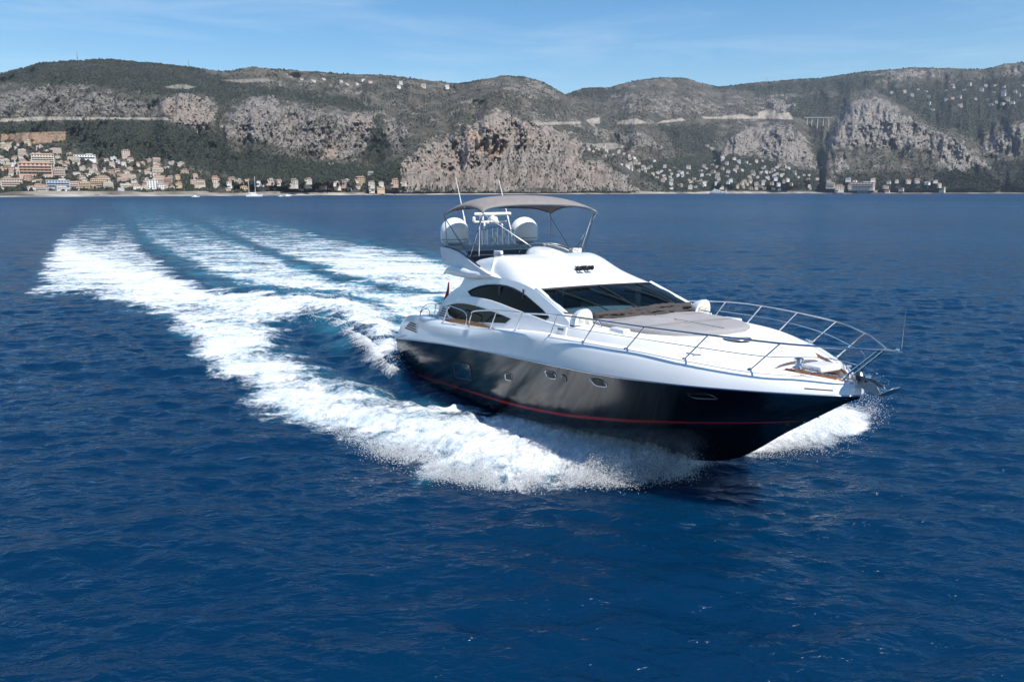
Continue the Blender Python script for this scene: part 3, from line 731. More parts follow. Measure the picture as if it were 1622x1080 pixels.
# hull openings
def on_hull(name, cx, cz, hw, hh, p=3.0, slant=0.0, frame=.03, s=-1, mats=(STEEL, BLACKGL), shape=None):
    n = 40; b = MB(); outs = []
    pts = shape or [(math.copysign(abs(math.cos(q)) ** (2 / p), math.cos(q)), math.copysign(abs(math.sin(q)) ** (2 / p), math.sin(q))) for q in [2 * math.pi * k / n for k in range(n)]]
    def P(u, v, k, off):
        x = cx + u * (hw + k) + slant * v; z = cz + v * (hh + k) + .09 * (x - cx)
        return (x, s * (HY(x, z) + off), z)
    n = len(pts)
    b.loft([[P(u, v, frame, .004) for u, v in pts], [P(u, v, frame * .7, .022) for u, v in pts], [P(u, v, 0, .018) for u, v in pts], [P(u, v, -.008, .006) for u, v in pts]], closed=True)
    fr = b.build(name, mats[0], yacht)
    g = MB(); ring = [P(u, v, -.002, .006) for u, v in pts]; c = P(0, 0, 0, .006)
    g.add(ring + [c], [(k, (k + 1) % n, n) for k in range(n)]); g.build('pane', mats[1], fr, fix=False)
PORTGL = mat('port_glass', (0.008, 0.009, 0.011), 0.10, spec=.12)
for s in (-1, 1):
    on_hull('porthole', 10.88, 1.36, .19, .085, 3.6, .03, .02, s=s, mats=(STEEL, PORTGL)); on_hull('porthole', 13.19, 1.80, .20, .09, 3.6, -.03, .02, s=s, mats=(STEEL, PORTGL)); on_hull('porthole', 15.0, 1.885, .20, .085, 3.6, -.05, .02, s=s, mats=(STEEL, PORTGL))
    on_hull('hull_outlet', 13.74, 1.80, .085, .085, 2, 0, .018, s=s, mats=(DARKSTEEL, BLACK)); on_hull('fairlead_slot', 17.47, 1.92, .24, .06, 4, -.03, .022, s=s, mats=(DARKSTEEL, BLACK))
    on_hull('hull_window', 7.65, 1.02, .68, .27, 9, .04, .02, s=s, mats=(TRIM_D, BLACKGL))
    # louvred engine vent in the quarter panel
    b = MB()
    for k in range(4):
        z = 1.78 + k * .085; x0 = 2.1 + .17 * k; x1 = 3.72 - .06 * k
        b.panel([(x0, z), (x1 + .02, z + .02), (x1, z + .058), (x0 + .07, z + .05)], [], lambda a, c, d, s=s: (a, s * (HB(a) - .012 - .10 * max(0, c - ZCR(a)) / .4 + .012 + d), c), -.02)
    b.build('engine_vent', TRIM_D, yacht, smooth=0)

# ------------------------------------------------------------------ superstructure
def WY(z, off=0.0): return 2.33 - .28 * (z - 2.6) + off
def side(off, s):
    return lambda a, c, d: (a, s * WY(c, off - d), c)
UW = [(6.90, 3.47), (7.25, 3.58), (7.62, 3.665), (8.1, 3.735), (8.55, 3.77), (9.0, 3.79), (9.44, 3.785), (9.9, 3.745), (10.31, 3.68), (10.75, 3.59), (11.15, 3.48), (11.5, 3.385), (11.79, 3.295), (12.18, 3.14), (12.0, 3.07), (11.09, 3.11), (10.46, 3.15), (9.61, 3.22), (8.69, 3.30), (7.72, 3.345), (7.22, 3.35)]
LW = [(5.62, 2.90), (5.95, 2.985), (6.36, 3.05), (6.8, 3.09), (7.2, 3.105), (7.7, 3.10), (8.21, 3.075), (9.16, 3.01), (10.27, 2.915), (10.02, 2.76), (9.08, 2.68), (8.16, 2.60), (7.17, 2.535), (6.41, 2.55), (5.94, 2.63)]
GR = [(5.33, 2.86), (5.48, 2.89), (5.80, 2.63), (5.95, 2.53), (4.86, 2.53), (4.9, 2.60)]
ARCH = [(5.02, 2.93), (5.25, 3.13), (5.58, 3.36), (6.05, 3.55), (6.57, 3.71), (7.05, 3.82), (7.54, 3.895), (8.0, 3.95), (8.48, 3.98), (9.1, 3.985), (9.7, 3.965), (10.4, 3.90), (11.16, 3.775), (11.55, 3.665), (11.95, 3.545), (12.35, 3.42), (12.73, 3.30), (13.2, 3.10)]
LARCH = [(5.02, 2.93), (5.5, 3.05), (5.88, 3.15), (6.4, 3.25), (6.92, 3.31), (7.45, 3.34), (7.92, 3.345), (8.69, 3.325), (9.33, 3.28), (10.0, 3.215), (10.61, 3.165), (11.4, 3.10), (12.2, 3.03), (13.2, 2.97)]
for s in (-1, 1):
    b = MB(); b.panel(ARCH + [(13.25, 2.7), (12.5, 2.62), (10.4, 2.5), (8.6, 2.32), (5.02, 2.25)], [UW, LW], side(.03, s), .06)
    b.panel([(6.05, 3.56), (6.35, 3.98), (8.6, 4.02), (8.5, 3.985), (7.54, 3.90), (6.57, 3.715)], [], side(-.03, s), .05)
    cab = b.build('cabin_side', GEL, yacht, smooth=20, bevel=.012)
    b = MB(); b.panel(LARCH + [(13.25, 2.72), (12.5, 2.64), (10.6, 2.52), (8.6, 2.36), (5.02, 2.28)], [LW, GR], side(.085, s), .05); b.build('lower_arch', GEL, yacht, smooth=20, bevel=.014)
    # window frames and panes
    for W, off, nm in ((UW, .034, 'saloon_window'), (LW, .088, 'galley_window')):
        cx = sum(p[0] for p in W) / len(W); cz = sum(p[1] for p in W) / len(W)
        def gro(k): return [(p[0] + (p[0] - cx) * k / 2.6, p[1] + (p[1] - cz) * k / .33) for p in W]
        b = MB(); b.loft([[side(off, s)(a, c, 0) for a, c in gro(.028)], [side(off + .012, s)(a, c, 0) for a, c in gro(.018)], [side(off + .012, s)(a, c, 0) for a, c in gro(-.012)], [side(off - .03, s)(a, c, 0) for a, c in gro(-.014)]], closed=True)
        fr = b.build(nm, TRIM_D if nm == 'saloon_window' else STEEL, yacht, smooth=30)
        b = MB(); b.panel(gro(-.005), [], side(off - .025, s), .006); b.build('pane', GLASS if nm == 'saloon_window' else DARKPANE, fr, smooth=0)
        for xm in ((10.55, 9.05) if nm == 'saloon_window' else (7.55, 9.2)):
            b = MB(); b.box((xm, s * (WY(cz) - .01), cz + .06), (.05, .03, .5 if nm == 'saloon_window' else .44)); b.build('mullion', TRIM_D, fr)
    b = MB()
    b.panel(GR, [], side(.04, s), .02); b.build('vent_recess', TRIM_D, yacht, smooth=0)
    b = MB()
    for k in range(4):
        z = 2.575 + k * .075; xa = 4.95 + .12 * k; xb = 5.90 - .085 * k
        b.panel([(xa, z), (xb, z), (xb - .03, z + .032), (xa + .04, z + .032)], [], side(.075, s), .02)
    b.build('louvre', GEL, yacht, smooth=0)
    b = MB(); b.tube([side(.1, s)(x, 2.60 + (x - 9.2) * .02, 0) for x in (10.75, 10.95)], .016, 6); b.box(side(.09, s)(10.85, 2.66, 0), (.12, .03, .03)); b.build('deck_light', DARKSTEEL, yacht)
    b = MB(); b.box(side(.10, s)(13.0, 2.89, 0), (.30, .03, .11)); b.build('filler_plate', STEEL, yacht, bevel=.01)
    b = MB(); b.loft([[(x, s * 2.475, 2.38 + .035 * (x - 5) + q * (1 - ((x - 7.4) / 2.2) ** 2)) for q in (0, .15)] for x in np.linspace(5.3, 9.5, 12)]); b.build('teak_skirting', TEAK, yacht)

# coachroof / brow between the arches
def ZSIDE(x): return smooth_i(x, [p[0] for p in ARCH[5:13]], [p[1] for p in ARCH[5:13]])
def ZROOF(x): return smooth_i(x, [7.4, 7.9, 8.4, 9.0, 9.6, 10.4, 10.9, 11.17], [4.55, 4.60, 4.66, 4.60, 4.46, 4.19, 3.97, 3.815])
b = MB(); secs = []
for k in range(30):
    x = 7.75 + (11.17 - 7.75) * k / 29; zs = ZSIDE(x); w = WY(zs, .03); zc = ZROOF(x); s = []
    for q in range(-16, 17):
        a = math.sin(q / 16 * math.pi / 2); y = a * w; f = 1 - abs(a) ** (4.2 + 26.0 * min(1, max(0, (10.4 - x) / 2.65)) ** 2)
        s.append((x, y, zs + (zc - zs) * f ** .92))
    secs.append(s)
b.loft(secs)
x = 11.17; b.loft([secs[-1], [(11.15, p[1] * .985, p[2] - .05) for p in secs[-1]]])
b.build('coachroof', GEL, yacht, smooth=60)
# flybridge side coamings running aft from the brow
for s in (-1, 1):
    b = MB(); secs = []
    for x, zt, yo in [(6.85, 4.14, 2.02), (7.0, 4.36, 2.0), (7.2, 4.47, 1.98), (7.45, 4.53, 1.96), (7.9, 4.57, 1.95), (8.4, 4.59, 1.93)]:
        zs = 4.02
        secs.append([(x, s * 2.07, zs), (x, s * (yo + .02), zs + (zt - zs) * .6), (x, s * (yo - .04), zt - .03), (x, s * (yo - .10), zt), (x, s * (yo - .2), zt - .02), (x, s * (yo - .22), zs - .02)])
    b.loft(secs, cap0=True, cap1=True); b.build('flybridge_coaming', GEL, yacht, smooth=50)
# helm console hump
b = MB(); secs = []
for x, w, zt in [(7.35, .34, 4.72), (7.45, .42, 4.83), (7.7, .50, 4.88), (8.1, .62, 4.86), (8.6, .8, 4.76), (9.2, .95, 4.58)]:
    secs.append([(x, y * w + .05, 4.3 + (zt - 4.3) * (1 - abs(y) ** 3.5)) for y in np.linspace(-1, 1, 15)])
b.loft(secs, cap0=True, cap1=True); b.build('helm_console', GEL, yacht, smooth=50)
b = MB(); b.tube(crv([(8.3, -.95, 4.74), (7.9, -.6, 4.93), (7.8, .05, 4.99), (7.9, .7, 4.93), (8.35, 1.2, 4.72)], 6), .014, 6); b.build('console_rail', DARKSTEEL, yacht)
# flybridge deck with bull-nosed overhang
b = MB(); secs = []
for k in range(30):
    x = 5.05 + (9.0 - 5.05) * k / 29; w = smooth_i(x, [5.05, 5.6, 7, 8, 9.0], [2.20, 2.28, 2.30, 2.22, 2.02]); zt = smooth_i(x, [5.05, 5.3, 5.65, 6.3, 6.9, 7.4, 8.3, 9.0], [3.98, 4.13, 4.24, 4.27, 4.22, 4.17, 4.17, 4.02]); zb = smooth_i(x, [5.05, 6.5, 8.3, 9.0], [3.95, 3.90, 3.96, 3.98])
    hm = (zt + zb) / 2
    half = [(x, 0, zb), (x, -w + .22, zb), (x, -w + .05, zb + (zt - zb) * .2), (x, -w, hm), (x, -w + .03, zt - .03), (x, -w + .10, zt), (x, -w + .18, zt - .02), (x, -w + .22, min(zt - .03, 4.08)), (x, 0, min(zt - .03, 4.09))]
    secs.append(half)
b.loft(secs, cap0=True); b.mirror(); b.build('flybridge_deck', GEL, yacht, smooth=55)
# arch fins and the wing between them
for s in (-1, 1):
    FIN = [(4.66, 4.89), (4.75, 4.66), (4.92, 4.44), (5.15, 4.28), (6.1, 4.22), (7.1, 4.14), (8.62, 4.11), (8.1, 4.24), (7.68, 4.34), (6.87, 4.57), (6.18, 4.745), (5.55, 4.84), (5.1, 4.87)]
    b = MB(); b.panel(FIN, [], lambda a, c, d, s=s: (a, s * (2.20 - .10 * (c - 4.1) - d), c), .11); b.build('arch_fin', GEL, yacht, smooth=30, bevel=.02)
    b = MB(); b.tube(crv([(5.1, s * 2.09, 4.90), (6.18, s * 2.10, 4.77), (6.87, s * 2.12, 4.60), (7.9, s * 2.14, 4.31)], 5), .02, 6); b.build('fin_rail', TRIM_D, yacht)
    b = MB(); b.lathe((5.12, s * 2.2, 4.40), [(.075, -.03), (.075, .05), (.05, .06)], 14, Vector((.0, s * 1.0, 0))); b.lathe((5.12, s * 2.262, 4.40), [(.04, 0), (.03, .012), (0, .015)], 12, Vector((0, s * 1.0, 0))); b.build('side_light', DOMEW, yacht)
b = MB(); b.loft([[(5.02, y, 4.76), (5.06, y, 4.86), (4.9, y, 4.92), (4.3, y, 4.92), (4.1, y, 4.85), (4.3, y, 4.72)] for y in np.linspace(-2.12, 2.12, 8)], closed=True, cap0=True, cap1=True); wing = b.build('radar_wing', GREY, yacht, smooth=40)  # a white wing drawn grey, its shade put into the colour
# seating and trim inside the flybridge
b = MB(); b.box((6.3, 0, 4.28), (.8, 3.2, .36)); b.box((5.95, 0, 4.52), (.22, 3.3, .45)); b.box((7.2, 1.45, 4.28), (1.4, .6, .36)); b.build('flybridge_seat', mat('charcoal_vinyl', (.05, .055, .062), .6), yacht, bevel=.05)
b = MB(); b.box((8.15, -1.62, 4.70), (.50, .10, .20)); b.build('rail_locker', GEL, yacht, bevel=.03)
b = MB(); b.box((7.55, 1.62, 4.70), (.28, .36, .16)); b.build('rail_locker', GEL, yacht, bevel=.03)
b = MB(); b.tube(crv([(6.9, -1.9, 4.60), (7.5, -1.88, 4.66), (8.4, -1.66, 4.68), (8.9, -1.2, 4.68)], 5), .016, 6); b.build('coaming_rail', DARKSTEEL, yacht)

# windscreen
WT = [(11.17 + .07 * (1 - (y / 2.0) ** 2), y, 3.775 + .03 * (1 - (y / 2.0) ** 2)) for y in np.linspace(-1.98, 1.98, 21)]
WB = [(12.72 + .50 * (1 - abs(y / 2.1) ** 2.2), y, 3.28 - .06 * (1 - (y / 2.1) ** 2)) for y in np.linspace(-2.10, 2.10, 21)]
b = MB(); secs = []
for q in range(9):
    t = q / 8; secs.append([tuple(Vector(a).lerp(Vector(c), t) + Vector((0, 0, .05 * math.sin(math.pi * t)))) for a, c in zip(WT, WB)])
b.loft(secs); wind = b.build('windscreen', WGLASS, yacht, smooth=60)
b = MB(); b.tube([Vector(p) + Vector((.005, 0, .0)) for p in WT], .035, 8); b.build('top_seal', TRIM_D, wind)
b = MB(); b.tube([Vector(p) + Vector((.02, 0, .0)) for p in WB], .03, 8); b.build('bottom_seal', TRIM_D, wind)
for i in (10, 17, 3):
    if i == 3: continue
    b = MB(); b.tube([Vector(sct[i]) + Vector((.01, 0, .012)) for sct in secs], .022, 6); b.build('mullion', TRIM_D, wind)
for i, j in ((8, 11), (14, 17), (3, 6)):
    p = Vector(secs[8][j]); q = Vector(secs[3][i]); b = MB(); b.tube([p + Vector((.05, 0, .03)), p.lerp(q, .5) + Vector((.03, 0, .06)), q + Vector((.01, 0, .05))], .016, 6); b.tube([p.lerp(q, .45) + Vector((.02, .01, .03)), q + (q - p) * .25 + Vector((0, .0, .035))], .02, 6); b.build('wiper', TRIM_D, wind)
for s in (-1, 1):   # white pillars from the brow down to the foredeck
    b = MB(); secs2 = []
    for t in np.linspace(0, 1, 8):
        e = Vector((11.17, s * 1.985, 3.79)).lerp(Vector((12.78, s * 2.10, 3.27)), t); arch = Vector((11.1 + 1.75 * t, s * WY(3.79 - .55 * t, .028), 3.765 - .545 * t))
        secs2.append([tuple(e + Vector((.02, -s * .10, .03))), tuple(e + Vector((-.02, s * .02, .055))), tuple(arch + Vector((-.05, 0, .01))), tuple(arch + Vector((-.12, s * .005, -.10))), tuple(arch + Vector((-.14, -s * .10, -.10)))])
    b.loft(secs2); b.build('pillar', GEL, yacht, smooth=60)
# front of the cabin top below the screen
b = MB(); b.loft([[(p[0], p[1], p[2] + .005) for p in WB], [(p[0] + .12, p[1], p[2] - .06) for p in WB], [(p[0] + .35, p[1] * 1.02, 3.0) for p in WB]]); b.build('screen_base', GEL, yacht, smooth=40)
# saloon seen through the glass
b = MB(); b.box((8.6, 0, 2.50), (7.6, 4.3, .10)); b.build('saloon_floor', WOODIN, yacht)
b = MB(); b.box((6.3, 0, 3.1), (.06, 3.7, 1.3)); b.build('saloon_bulkhead', GEL, yacht)
b = MB(); b.box((12.15, 0, 2.93), (1.0, 3.9, .36), taper=.9); b.build('dashboard', DARKIN, yacht, bevel=.06)
for y in (-1.25, -.35):
    b = MB(); b.box((10.7, y, 3.02), (.55, .6, .16)); b.box((10.42, y, 3.32), (.14, .56, .66)); b.box((10.72, y, 2.76), (.2, .2, .4)); b.build('helm_seat', DARKIN, yacht, bevel=.05)
b = MB(); b.box((8.3, 1.55, 2.85), (2.6, .7, .55)); b.box((8.3, 1.9, 3.15), (2.6, .2, .35)); b.build('saloon_sofa', LEATH, yacht, bevel=.06)
for s in (-1, 1):
    b = MB(); b.box((10.62, s * 1.93, 3.3), (.22, .05, .66)); b.build('saloon_curtain', LEATH, yacht)
    b = MB(); b.box((7.9, s * 1.96, 3.35), (.5, .05, .3)); b.build('saloon_curtain', LEATH, yacht)
b = MB(); b.box((9.6, -.9, 3.3), (.08, .9, 1.2)); b.build('galley_partition', WOODIN, yacht)

# foredeck: sunpad, covers, hatch, speaker pods, horns
b = MB(); out = [(12.95, -1.55), (13.6, -1.68), (14.6, -1.66), (15.4, -1.50), (16.0, -1.15), (16.35, -.65), (16.47, 0)]
out = out + [(x, -y) for x, y in reversed(out[:-1])]
for z, k in ((2.98, 1.0), (3.10, 1.0), (3.145, .985), (3.16, .95)):
    pass
secs = [[(14.6 + (x - 14.6) * k, y * k, z - .026 * (x - 14.5) - .03 * (y / 1.7) ** 2) for x, y in out] for z, k in ((2.98, 1.005), (3.09, 1.01), (3.135, 1.0), (3.155, .965), (3.16, .6), (3.162, .05))]
b.loft(secs, closed=True, cap1=True); pad = b.build('sun_pad', CUSHION, yacht, smooth=60)
b = MB()
for x0 in (13.9, 15.1): b.tube([(x0, y, 3.163 - .026 * (x0 - 14.5) - .03 * (y / 1.7) ** 2) for y in np.linspace(-1.6, 1.6, 20)] if x0 < 14.5 else [(x0, y, 3.163 - .026 * (x0 - 14.5) - .03 * (y / 1.7) ** 2) for y in np.linspace(-1.45, 1.45, 20)], .008, 6)
b.tube([(x0, .05, 3.163 - .026 * (x0 - 14.5)) for x0 in np.linspace(13, 16.3, 12)], .008, 6)
b.build('piping', CANVAS, pad)
for s in (-1, 1):
    b = MB(); b.tube(crv([(13.3, s * 1.78, 3.05), (13.35, s * 1.80, 3.16), (13.9, s * 1.80, 3.16), (14.0, s * 1.79, 3.04)], 4), .02, 6); b.build('grab_rail', STEEL, yacht)
    b = MB(); b.box((14.75, s * 1.78, 3.03), (.62, .22, .12), taper=.9); b.build('cup_holder', GEL, yacht, bevel=.03)
def lumpy(pts, r, seed, n=12, amp=.35):
    rr = np.random.default_rng(seed); pts = [Vector(p) for p in pts]; secs = []
    for i, p in enumerate(pts):
        t = (pts[min(i + 1, len(pts) - 1)] - pts[max(i - 1, 0)]).normalized(); a = t.cross(Vector((0, 0, 1))).normalized(); c = t.cross(a)
        q0 = 1 if 0 < i < len(pts) - 1 else .35
        secs.append([p + (a * math.cos(q) + c * math.sin(q) * .62) * r * q0 * (1 + amp * (vnoise(np.array(i * .55 + seed), np.array(k * .8)) - .5) * 2 + amp * .6 * (vnoise(np.array(i * .21 + seed * 3), np.array(k * 1.9)) - .5)) for k, q in enumerate([2 * math.pi * k / n for k in range(n)])])
    return secs
cov = MB()
def wbx(y, d): return (13.20 + .10 - .42 * abs(y / 2.1) ** 2.2 + d, y, 3.28)
cov.loft(lumpy([Vector(wbx(y, .12)) + Vector((.08 * math.sin(3.1 * y), 0, -.05 + .03 * math.sin(5 * y))) for y in np.linspace(-1.60, 1.85, 60)], .15, 3, amp=.6), closed=True, cap0=True, cap1=True)
cov.loft(lumpy([Vector(wbx(y, -.04)) + Vector((.05 * math.sin(4.3 * y + 1), 0, .045 * math.sin(2.1 * y + .6))) for y in np.linspace(-1.15, 1.55, 50)], .12, 9, amp=.65), closed=True, cap0=True, cap1=True)
cov.loft(lumpy([Vector(wbx(y, .30)) + Vector((.07 * math.sin(5.2 * y), 0, -.10)) for y in np.linspace(-1.66, 1.95, 60)], .075, 14, amp=.7), closed=True, cap0=True, cap1=True)
cover = cov.build('canvas_cover', CANVAS_D, None, smooth=70, subsurf=1)
cover.matrix_world = BOAT
props(cover, 'crumpled dark brown canvas cover bundled along the foot of the windscreen', 'boat cover')
b = MB(); b.lathe((16.95, -.18, 2.945), [(.30, -.02), (.30, .02), (.26, .035), (0, .04)], 28); o = b.build('deck_hatch', BLACKGL, yacht)
b = MB(); b.tube([(16.95 + .30 * math.cos(q), -.18 + .30 * math.sin(q), 2.965) for q in np.linspace(0, 2 * math.pi, 30)], .014, 6); b.build('hatch_rim', DARKSTEEL, o)
for s in (-1, 1):
    b = MB(); secs = []
    for t in np.linspace(0, 1, 9):
        k = math.sin(min(1, t * 1.0) * math.pi / 2) ** .75; x = 12.84 + .62 * t; hgt = .40 * k + .02; w = .25 * k + .02
        secs.append([(x + .10 * (math.sin(q)) * t, s * 1.96 + w * math.cos(q), 3.04 + hgt * math.sin(q) ** .8 if math.sin(q) > 0 else 3.04) for q in np.linspace(0, math.pi, 13)])
    b.loft(secs, cap0=True, cap1=True); pod = b.build('speaker_pod', GEL, yacht, smooth=40)
    for yy, zz, rr in ((-.09, 3.22, .075), (.10, 3.20, .065)):
        b = MB(); b.lathe((13.50 + .075 * .45, s * 1.96 + yy, zz), [(rr, -.01), (rr, .012), (rr * .7, .016), (0, .006)], 16, Vector((1, 0, -.20))); b.build('speaker_cone', YELLOW, pod)
for y in (-.16, .12):
    b = MB()
    for dy in (0, .1):
        b.lathe((10.28, y + dy, 4.33), [(.018, 0), (.02, .18), (.03, .26), (.07, .34), (.075, .35)], 12, Vector((1, 0, -.12)))
    b.box((10.35, y + .05, 4.25), (.08, .16, .1)); b.build('air_horn', TRUMPET, yacht)

# ------------------------------------------------------------------ bimini, domes, radar, aerials
b = MB(); secs = []
XA, XF, WBm = 5.05, 8.15, 2.12
for k in range(17):
    t = k / 16; s = []
    for q in range(-16, 17):
        a = q / 16; y = WBm * math.sin(a * math.pi / 2) ** 1.0
        fx = 1 - abs(2 * t - 1) ** 2.4
        z = 5.93 + .62 * (1 - abs(a) ** 2.3) ** .9 * (1 - .52 * abs(2 * t - 1) ** 2.2) + .02 * fx
        bow = .22 * (1 - abs(a) ** 2) * (1 if t > .5 else -1) * abs(2 * t - 1)
        scal = .22 * (1 - (2 * t - 1) ** 2) * (abs(a) ** 6)        # sides drawn up between the hoops
        s.append((XA + (XF - XA) * t - bow * .6, y * (1 - .045 * (1 - (2 * t - 1) ** 2) * abs(a) ** 4), z + scal))
    secs.append(s)
b.loft(secs); can = b.build('bimini', None or CANVAS, yacht, smooth=70)
can['label'] = 'taupe sunshade on steel hoops'
md = can.modifiers.new('cloth', 'SOLIDIFY'); md.thickness = .02; md.offset = -1
for t0 in (0, 8, 16):
    b = MB(); b.tube([Vector(p) + Vector((0, 0, -.03)) for p in secs[t0]], .017, 6); b.build('hoop', STEEL, can)
for s in (-1, 1):
    f, a0 = Vector((8.13, s * 2.11, 5.92)), Vector((5.07, s * 2.11, 5.92))
    foot = Vector((6.85, s * 1.99, 4.60))
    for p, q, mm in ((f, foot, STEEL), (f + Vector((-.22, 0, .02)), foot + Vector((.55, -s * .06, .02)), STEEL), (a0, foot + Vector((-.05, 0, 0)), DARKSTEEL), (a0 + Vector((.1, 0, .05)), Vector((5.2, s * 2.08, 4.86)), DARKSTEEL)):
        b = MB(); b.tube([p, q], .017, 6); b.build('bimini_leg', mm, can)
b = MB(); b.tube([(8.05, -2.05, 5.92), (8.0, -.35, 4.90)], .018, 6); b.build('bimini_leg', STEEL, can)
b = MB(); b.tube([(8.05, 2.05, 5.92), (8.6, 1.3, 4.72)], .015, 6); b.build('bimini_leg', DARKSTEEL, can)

for s in (-1, 1):
    b = MB(); R = .50
    prof = [(R * .70, 4.98), (R * .90, 5.02), (R, 5.10), (R, 5.42)] + [(R * math.cos(q), 5.42 + .47 * math.sin(q)) for q in np.linspace(.12, math.pi / 2, 12)]
    b.lathe((4.38, s * 1.42, 0), prof, 36); dm = b.build('satellite_dome', DOMEW, yacht, smooth=45)
    b = MB(); b.lathe((4.38, s * 1.42, 0), [(R + .006, 5.10), (R + .012, 5.12), (R + .006, 5.14)], 36); b.build('dome_band', GREY, dm)
    b = MB(); b.lathe((4.38, s * 1.42, 0), [(.2, 4.90), (.34, 4.98)], 20); b.build('dome_foot', DOMEW, dm)
mast = MB()
for y in (-.34, .34): mast.tube([(4.85, y * 1.35, 4.90), (4.6, y, 5.72)], .035, 8)
mast.tube([(4.6, -.75, 5.72), (4.6, .55, 5.72)], .04, 8); mast.box((4.6, 0, 5.66), (.42, .5, .05)); mast.tube([(4.85, -.46, 5.2), (4.85, .46, 5.2)], .02, 6)
mo = mast.build('radar_mast', DOMEW, yacht, bevel=.005)
b = MB(); b.box((4.6, 0, 5.80), (.34, .34, .2), taper=.75); b.lathe((4.6, 0, 5.88), [(.09, 0), (.07, .05), (.07, .09)], 16); ped = b.build('radar_pedestal', DOMEW, mo, bevel=.03)
b = MB(); d = Vector((.50, .86, 0)); R = Matrix((d, Vector((-d.y, d.x, 0)), Vector((0, 0, 1)))).transposed(); b.box((4.60, 0, 6.0), (1.35, .13, .12), R); b.build('radar_scanner', DOMEW, ped, bevel=.04)
b = MB(); b.lathe((4.6, -.75, 5.74), [(.05, 0), (.06, .04), (.06, .14), (.02, .17)], 14); b.build('masthead_light', DOMEW, mo)
b = MB(); b.lathe((4.62, -.42, 5.78), [(.045, 0), (.05, .03), (.05, .13), (.02, .15)], 14); b.build('masthead_light', DOMEW, mo)
b = MB()
for y in (-.62, -.42, -.2, .0, .2, .45, .7): b.tube([(4.95, y, 4.9), (4.95, y, 5.25 + .28 * math.cos(y * 1.6))], .013, 6)
b.tube([(4.95, y, 5.25 + .28 * math.cos(y * 1.6)) for y in np.linspace(-.62, .7, 9)], .013, 6)
b.build('mast_guard', STEEL, yacht)
for y, z in ((-.1, 5.28), (-.14, 5.08), (.08, 5.08), (-.5, 5.12)):
    b = MB(); b.lathe((5.0, y, z), [(.03, -.1), (.055, -.06), (.055, .05), (.02, .09)], 12); b.build('deck_floodlight', DOMEW, yacht)
for p, q in (((4.75, -1.0, 4.9), (4.12, -1.2, 7.3)), ((4.5, .92, 4.9), (3.35, .92, 7.3))):
    p, q = Vector(p), Vector(q); b = MB(); b.tube([p, p.lerp(q, .4), q], [.022, .02, .009], 8); b.lathe(p.lerp(q, .40), [(.03, -.06), (.03, .06)], 10, q - p); b.build('whip_aerial', DOMEW, yacht)
# ensign on its staff at the stern
b = MB(); b.tube([(.42, 0, 1.75), (.52, 0, 3.42)], .02, 6); st = b.build('flag_staff', DOMEW, yacht)
b = MB(); secs = []
for i in range(14):
    t = i / 13; sec = []
    for j in range(9):
        w = j / 8; sec.append((.50 - .06 * t - (.10 + .42 * t ** 1.2) * w + .03 * math.sin(7 * t + 5 * w), -.02 + .07 * math.sin(9 * w + 3 * t) * w, 3.36 - 1.0 * t - .10 * w))
    secs.append(sec)
b.loft(secs); b.build('ensign', FLAGRED, st, smooth=70, fix=False)
# cockpit behind the saloon
b = MB(); b.box((3.6, 0, 1.85), (3.0, 4.2, .08)); b.build('cockpit_sole', TEAK, yacht)
b = MB(); b.box((2.75, 0, 1.98), (.7, 3.2, .3)); b.box((2.4, 0, 2.05), (.2, 3.2, .36)); b.build('cockpit_sofa', LEATH, yacht, bevel=.06)

# ------------------------------------------------------------------ the coast: hills, beach, road, houses, viaduct
SHORE = ([-900, 0, 400, 800, 1220, 1622, 2500], [310.6, 310.4, 309.5, 307.6, 306.15, 305.9, 305.7])
SKYL = ([-2600, -1700, -900, -500, -200, 0, 40, 60, 110, 170, 200, 250, 300, 360, 400, 440, 500, 560, 620, 700, 725, 760, 800, 830, 860, 895, 925, 965, 1000, 1045, 1085, 1120, 1140, 1180, 1240, 1300, 1360, 1420, 1450, 1500, 1560, 1590, 1622, 1800, 2100, 2500, 3300, 4200],
        [302, 240, 160, 140, 126, 118, 108, 101, 97, 94, 97, 101, 107, 113.5, 106, 110, 114, 118, 120, 130, 133, 127, 120, 122, 130, 150, 140, 139, 129, 123, 124, 134, 138, 133, 127, 124, 115, 109, 107, 108.5, 110, 102, 98, 92, 120, 150, 230, 299])
RIDGE = ([-900, 0, 300, 600, 800, 885, 905, 1050, 1140, 1300, 1622, 2500], [2600, 2700, 2900, 3000, 3100, 3250, 3900, 4300, 4900, 5000, 4700, 4600])
def i1(x, t): return np.interp(x, t[0], t[1])
MASSIFS = [  # outlines of spurs standing out towards the sea: (outline, metres nearer, softness)
    ([(560, 330), (600, 262), (615, 225), (640, 190), (700, 165), (760, 140), (830, 130), (893, 150), (925, 190), (955, 225), (995, 268), (1022, 330)], 330, 9),
    ([(730, 330), (735, 200), (790, 176), (850, 186), (915, 216), (955, 240), (1000, 272), (1015, 330)], 150, 7),
    ([(1298, 330), (1302, 240), (1330, 190), (1345, 163), (1385, 150), (1430, 168), (1470, 196), (1520, 212), (1550, 245), (1580, 290), (1580, 330)], 420, 8),
    ([(1130, 330), (1135, 240), (1160, 212), (1210, 196), (1258, 200), (1282, 228), (1297, 262), (1300, 330)], 260, 7),
    ([(345, 300), (358, 190), (395, 153), (440, 158), (520, 172), (596, 180), (596, 215), (575, 262), (560, 300)], 170, 8),
    ([(238, 300), (255, 165), (287, 147), (322, 150), (350, 176), (348, 230), (330, 300)], 110, 6),
    ([(1545, 330), (1552, 240), (1598, 195), (1700, 170), (1900, 200), (1900, 330)], 300, 9),
    ([(935, 330), (960, 235), (1010, 212), (1075, 225), (1130, 262), (1150, 330)], 120, 8)]
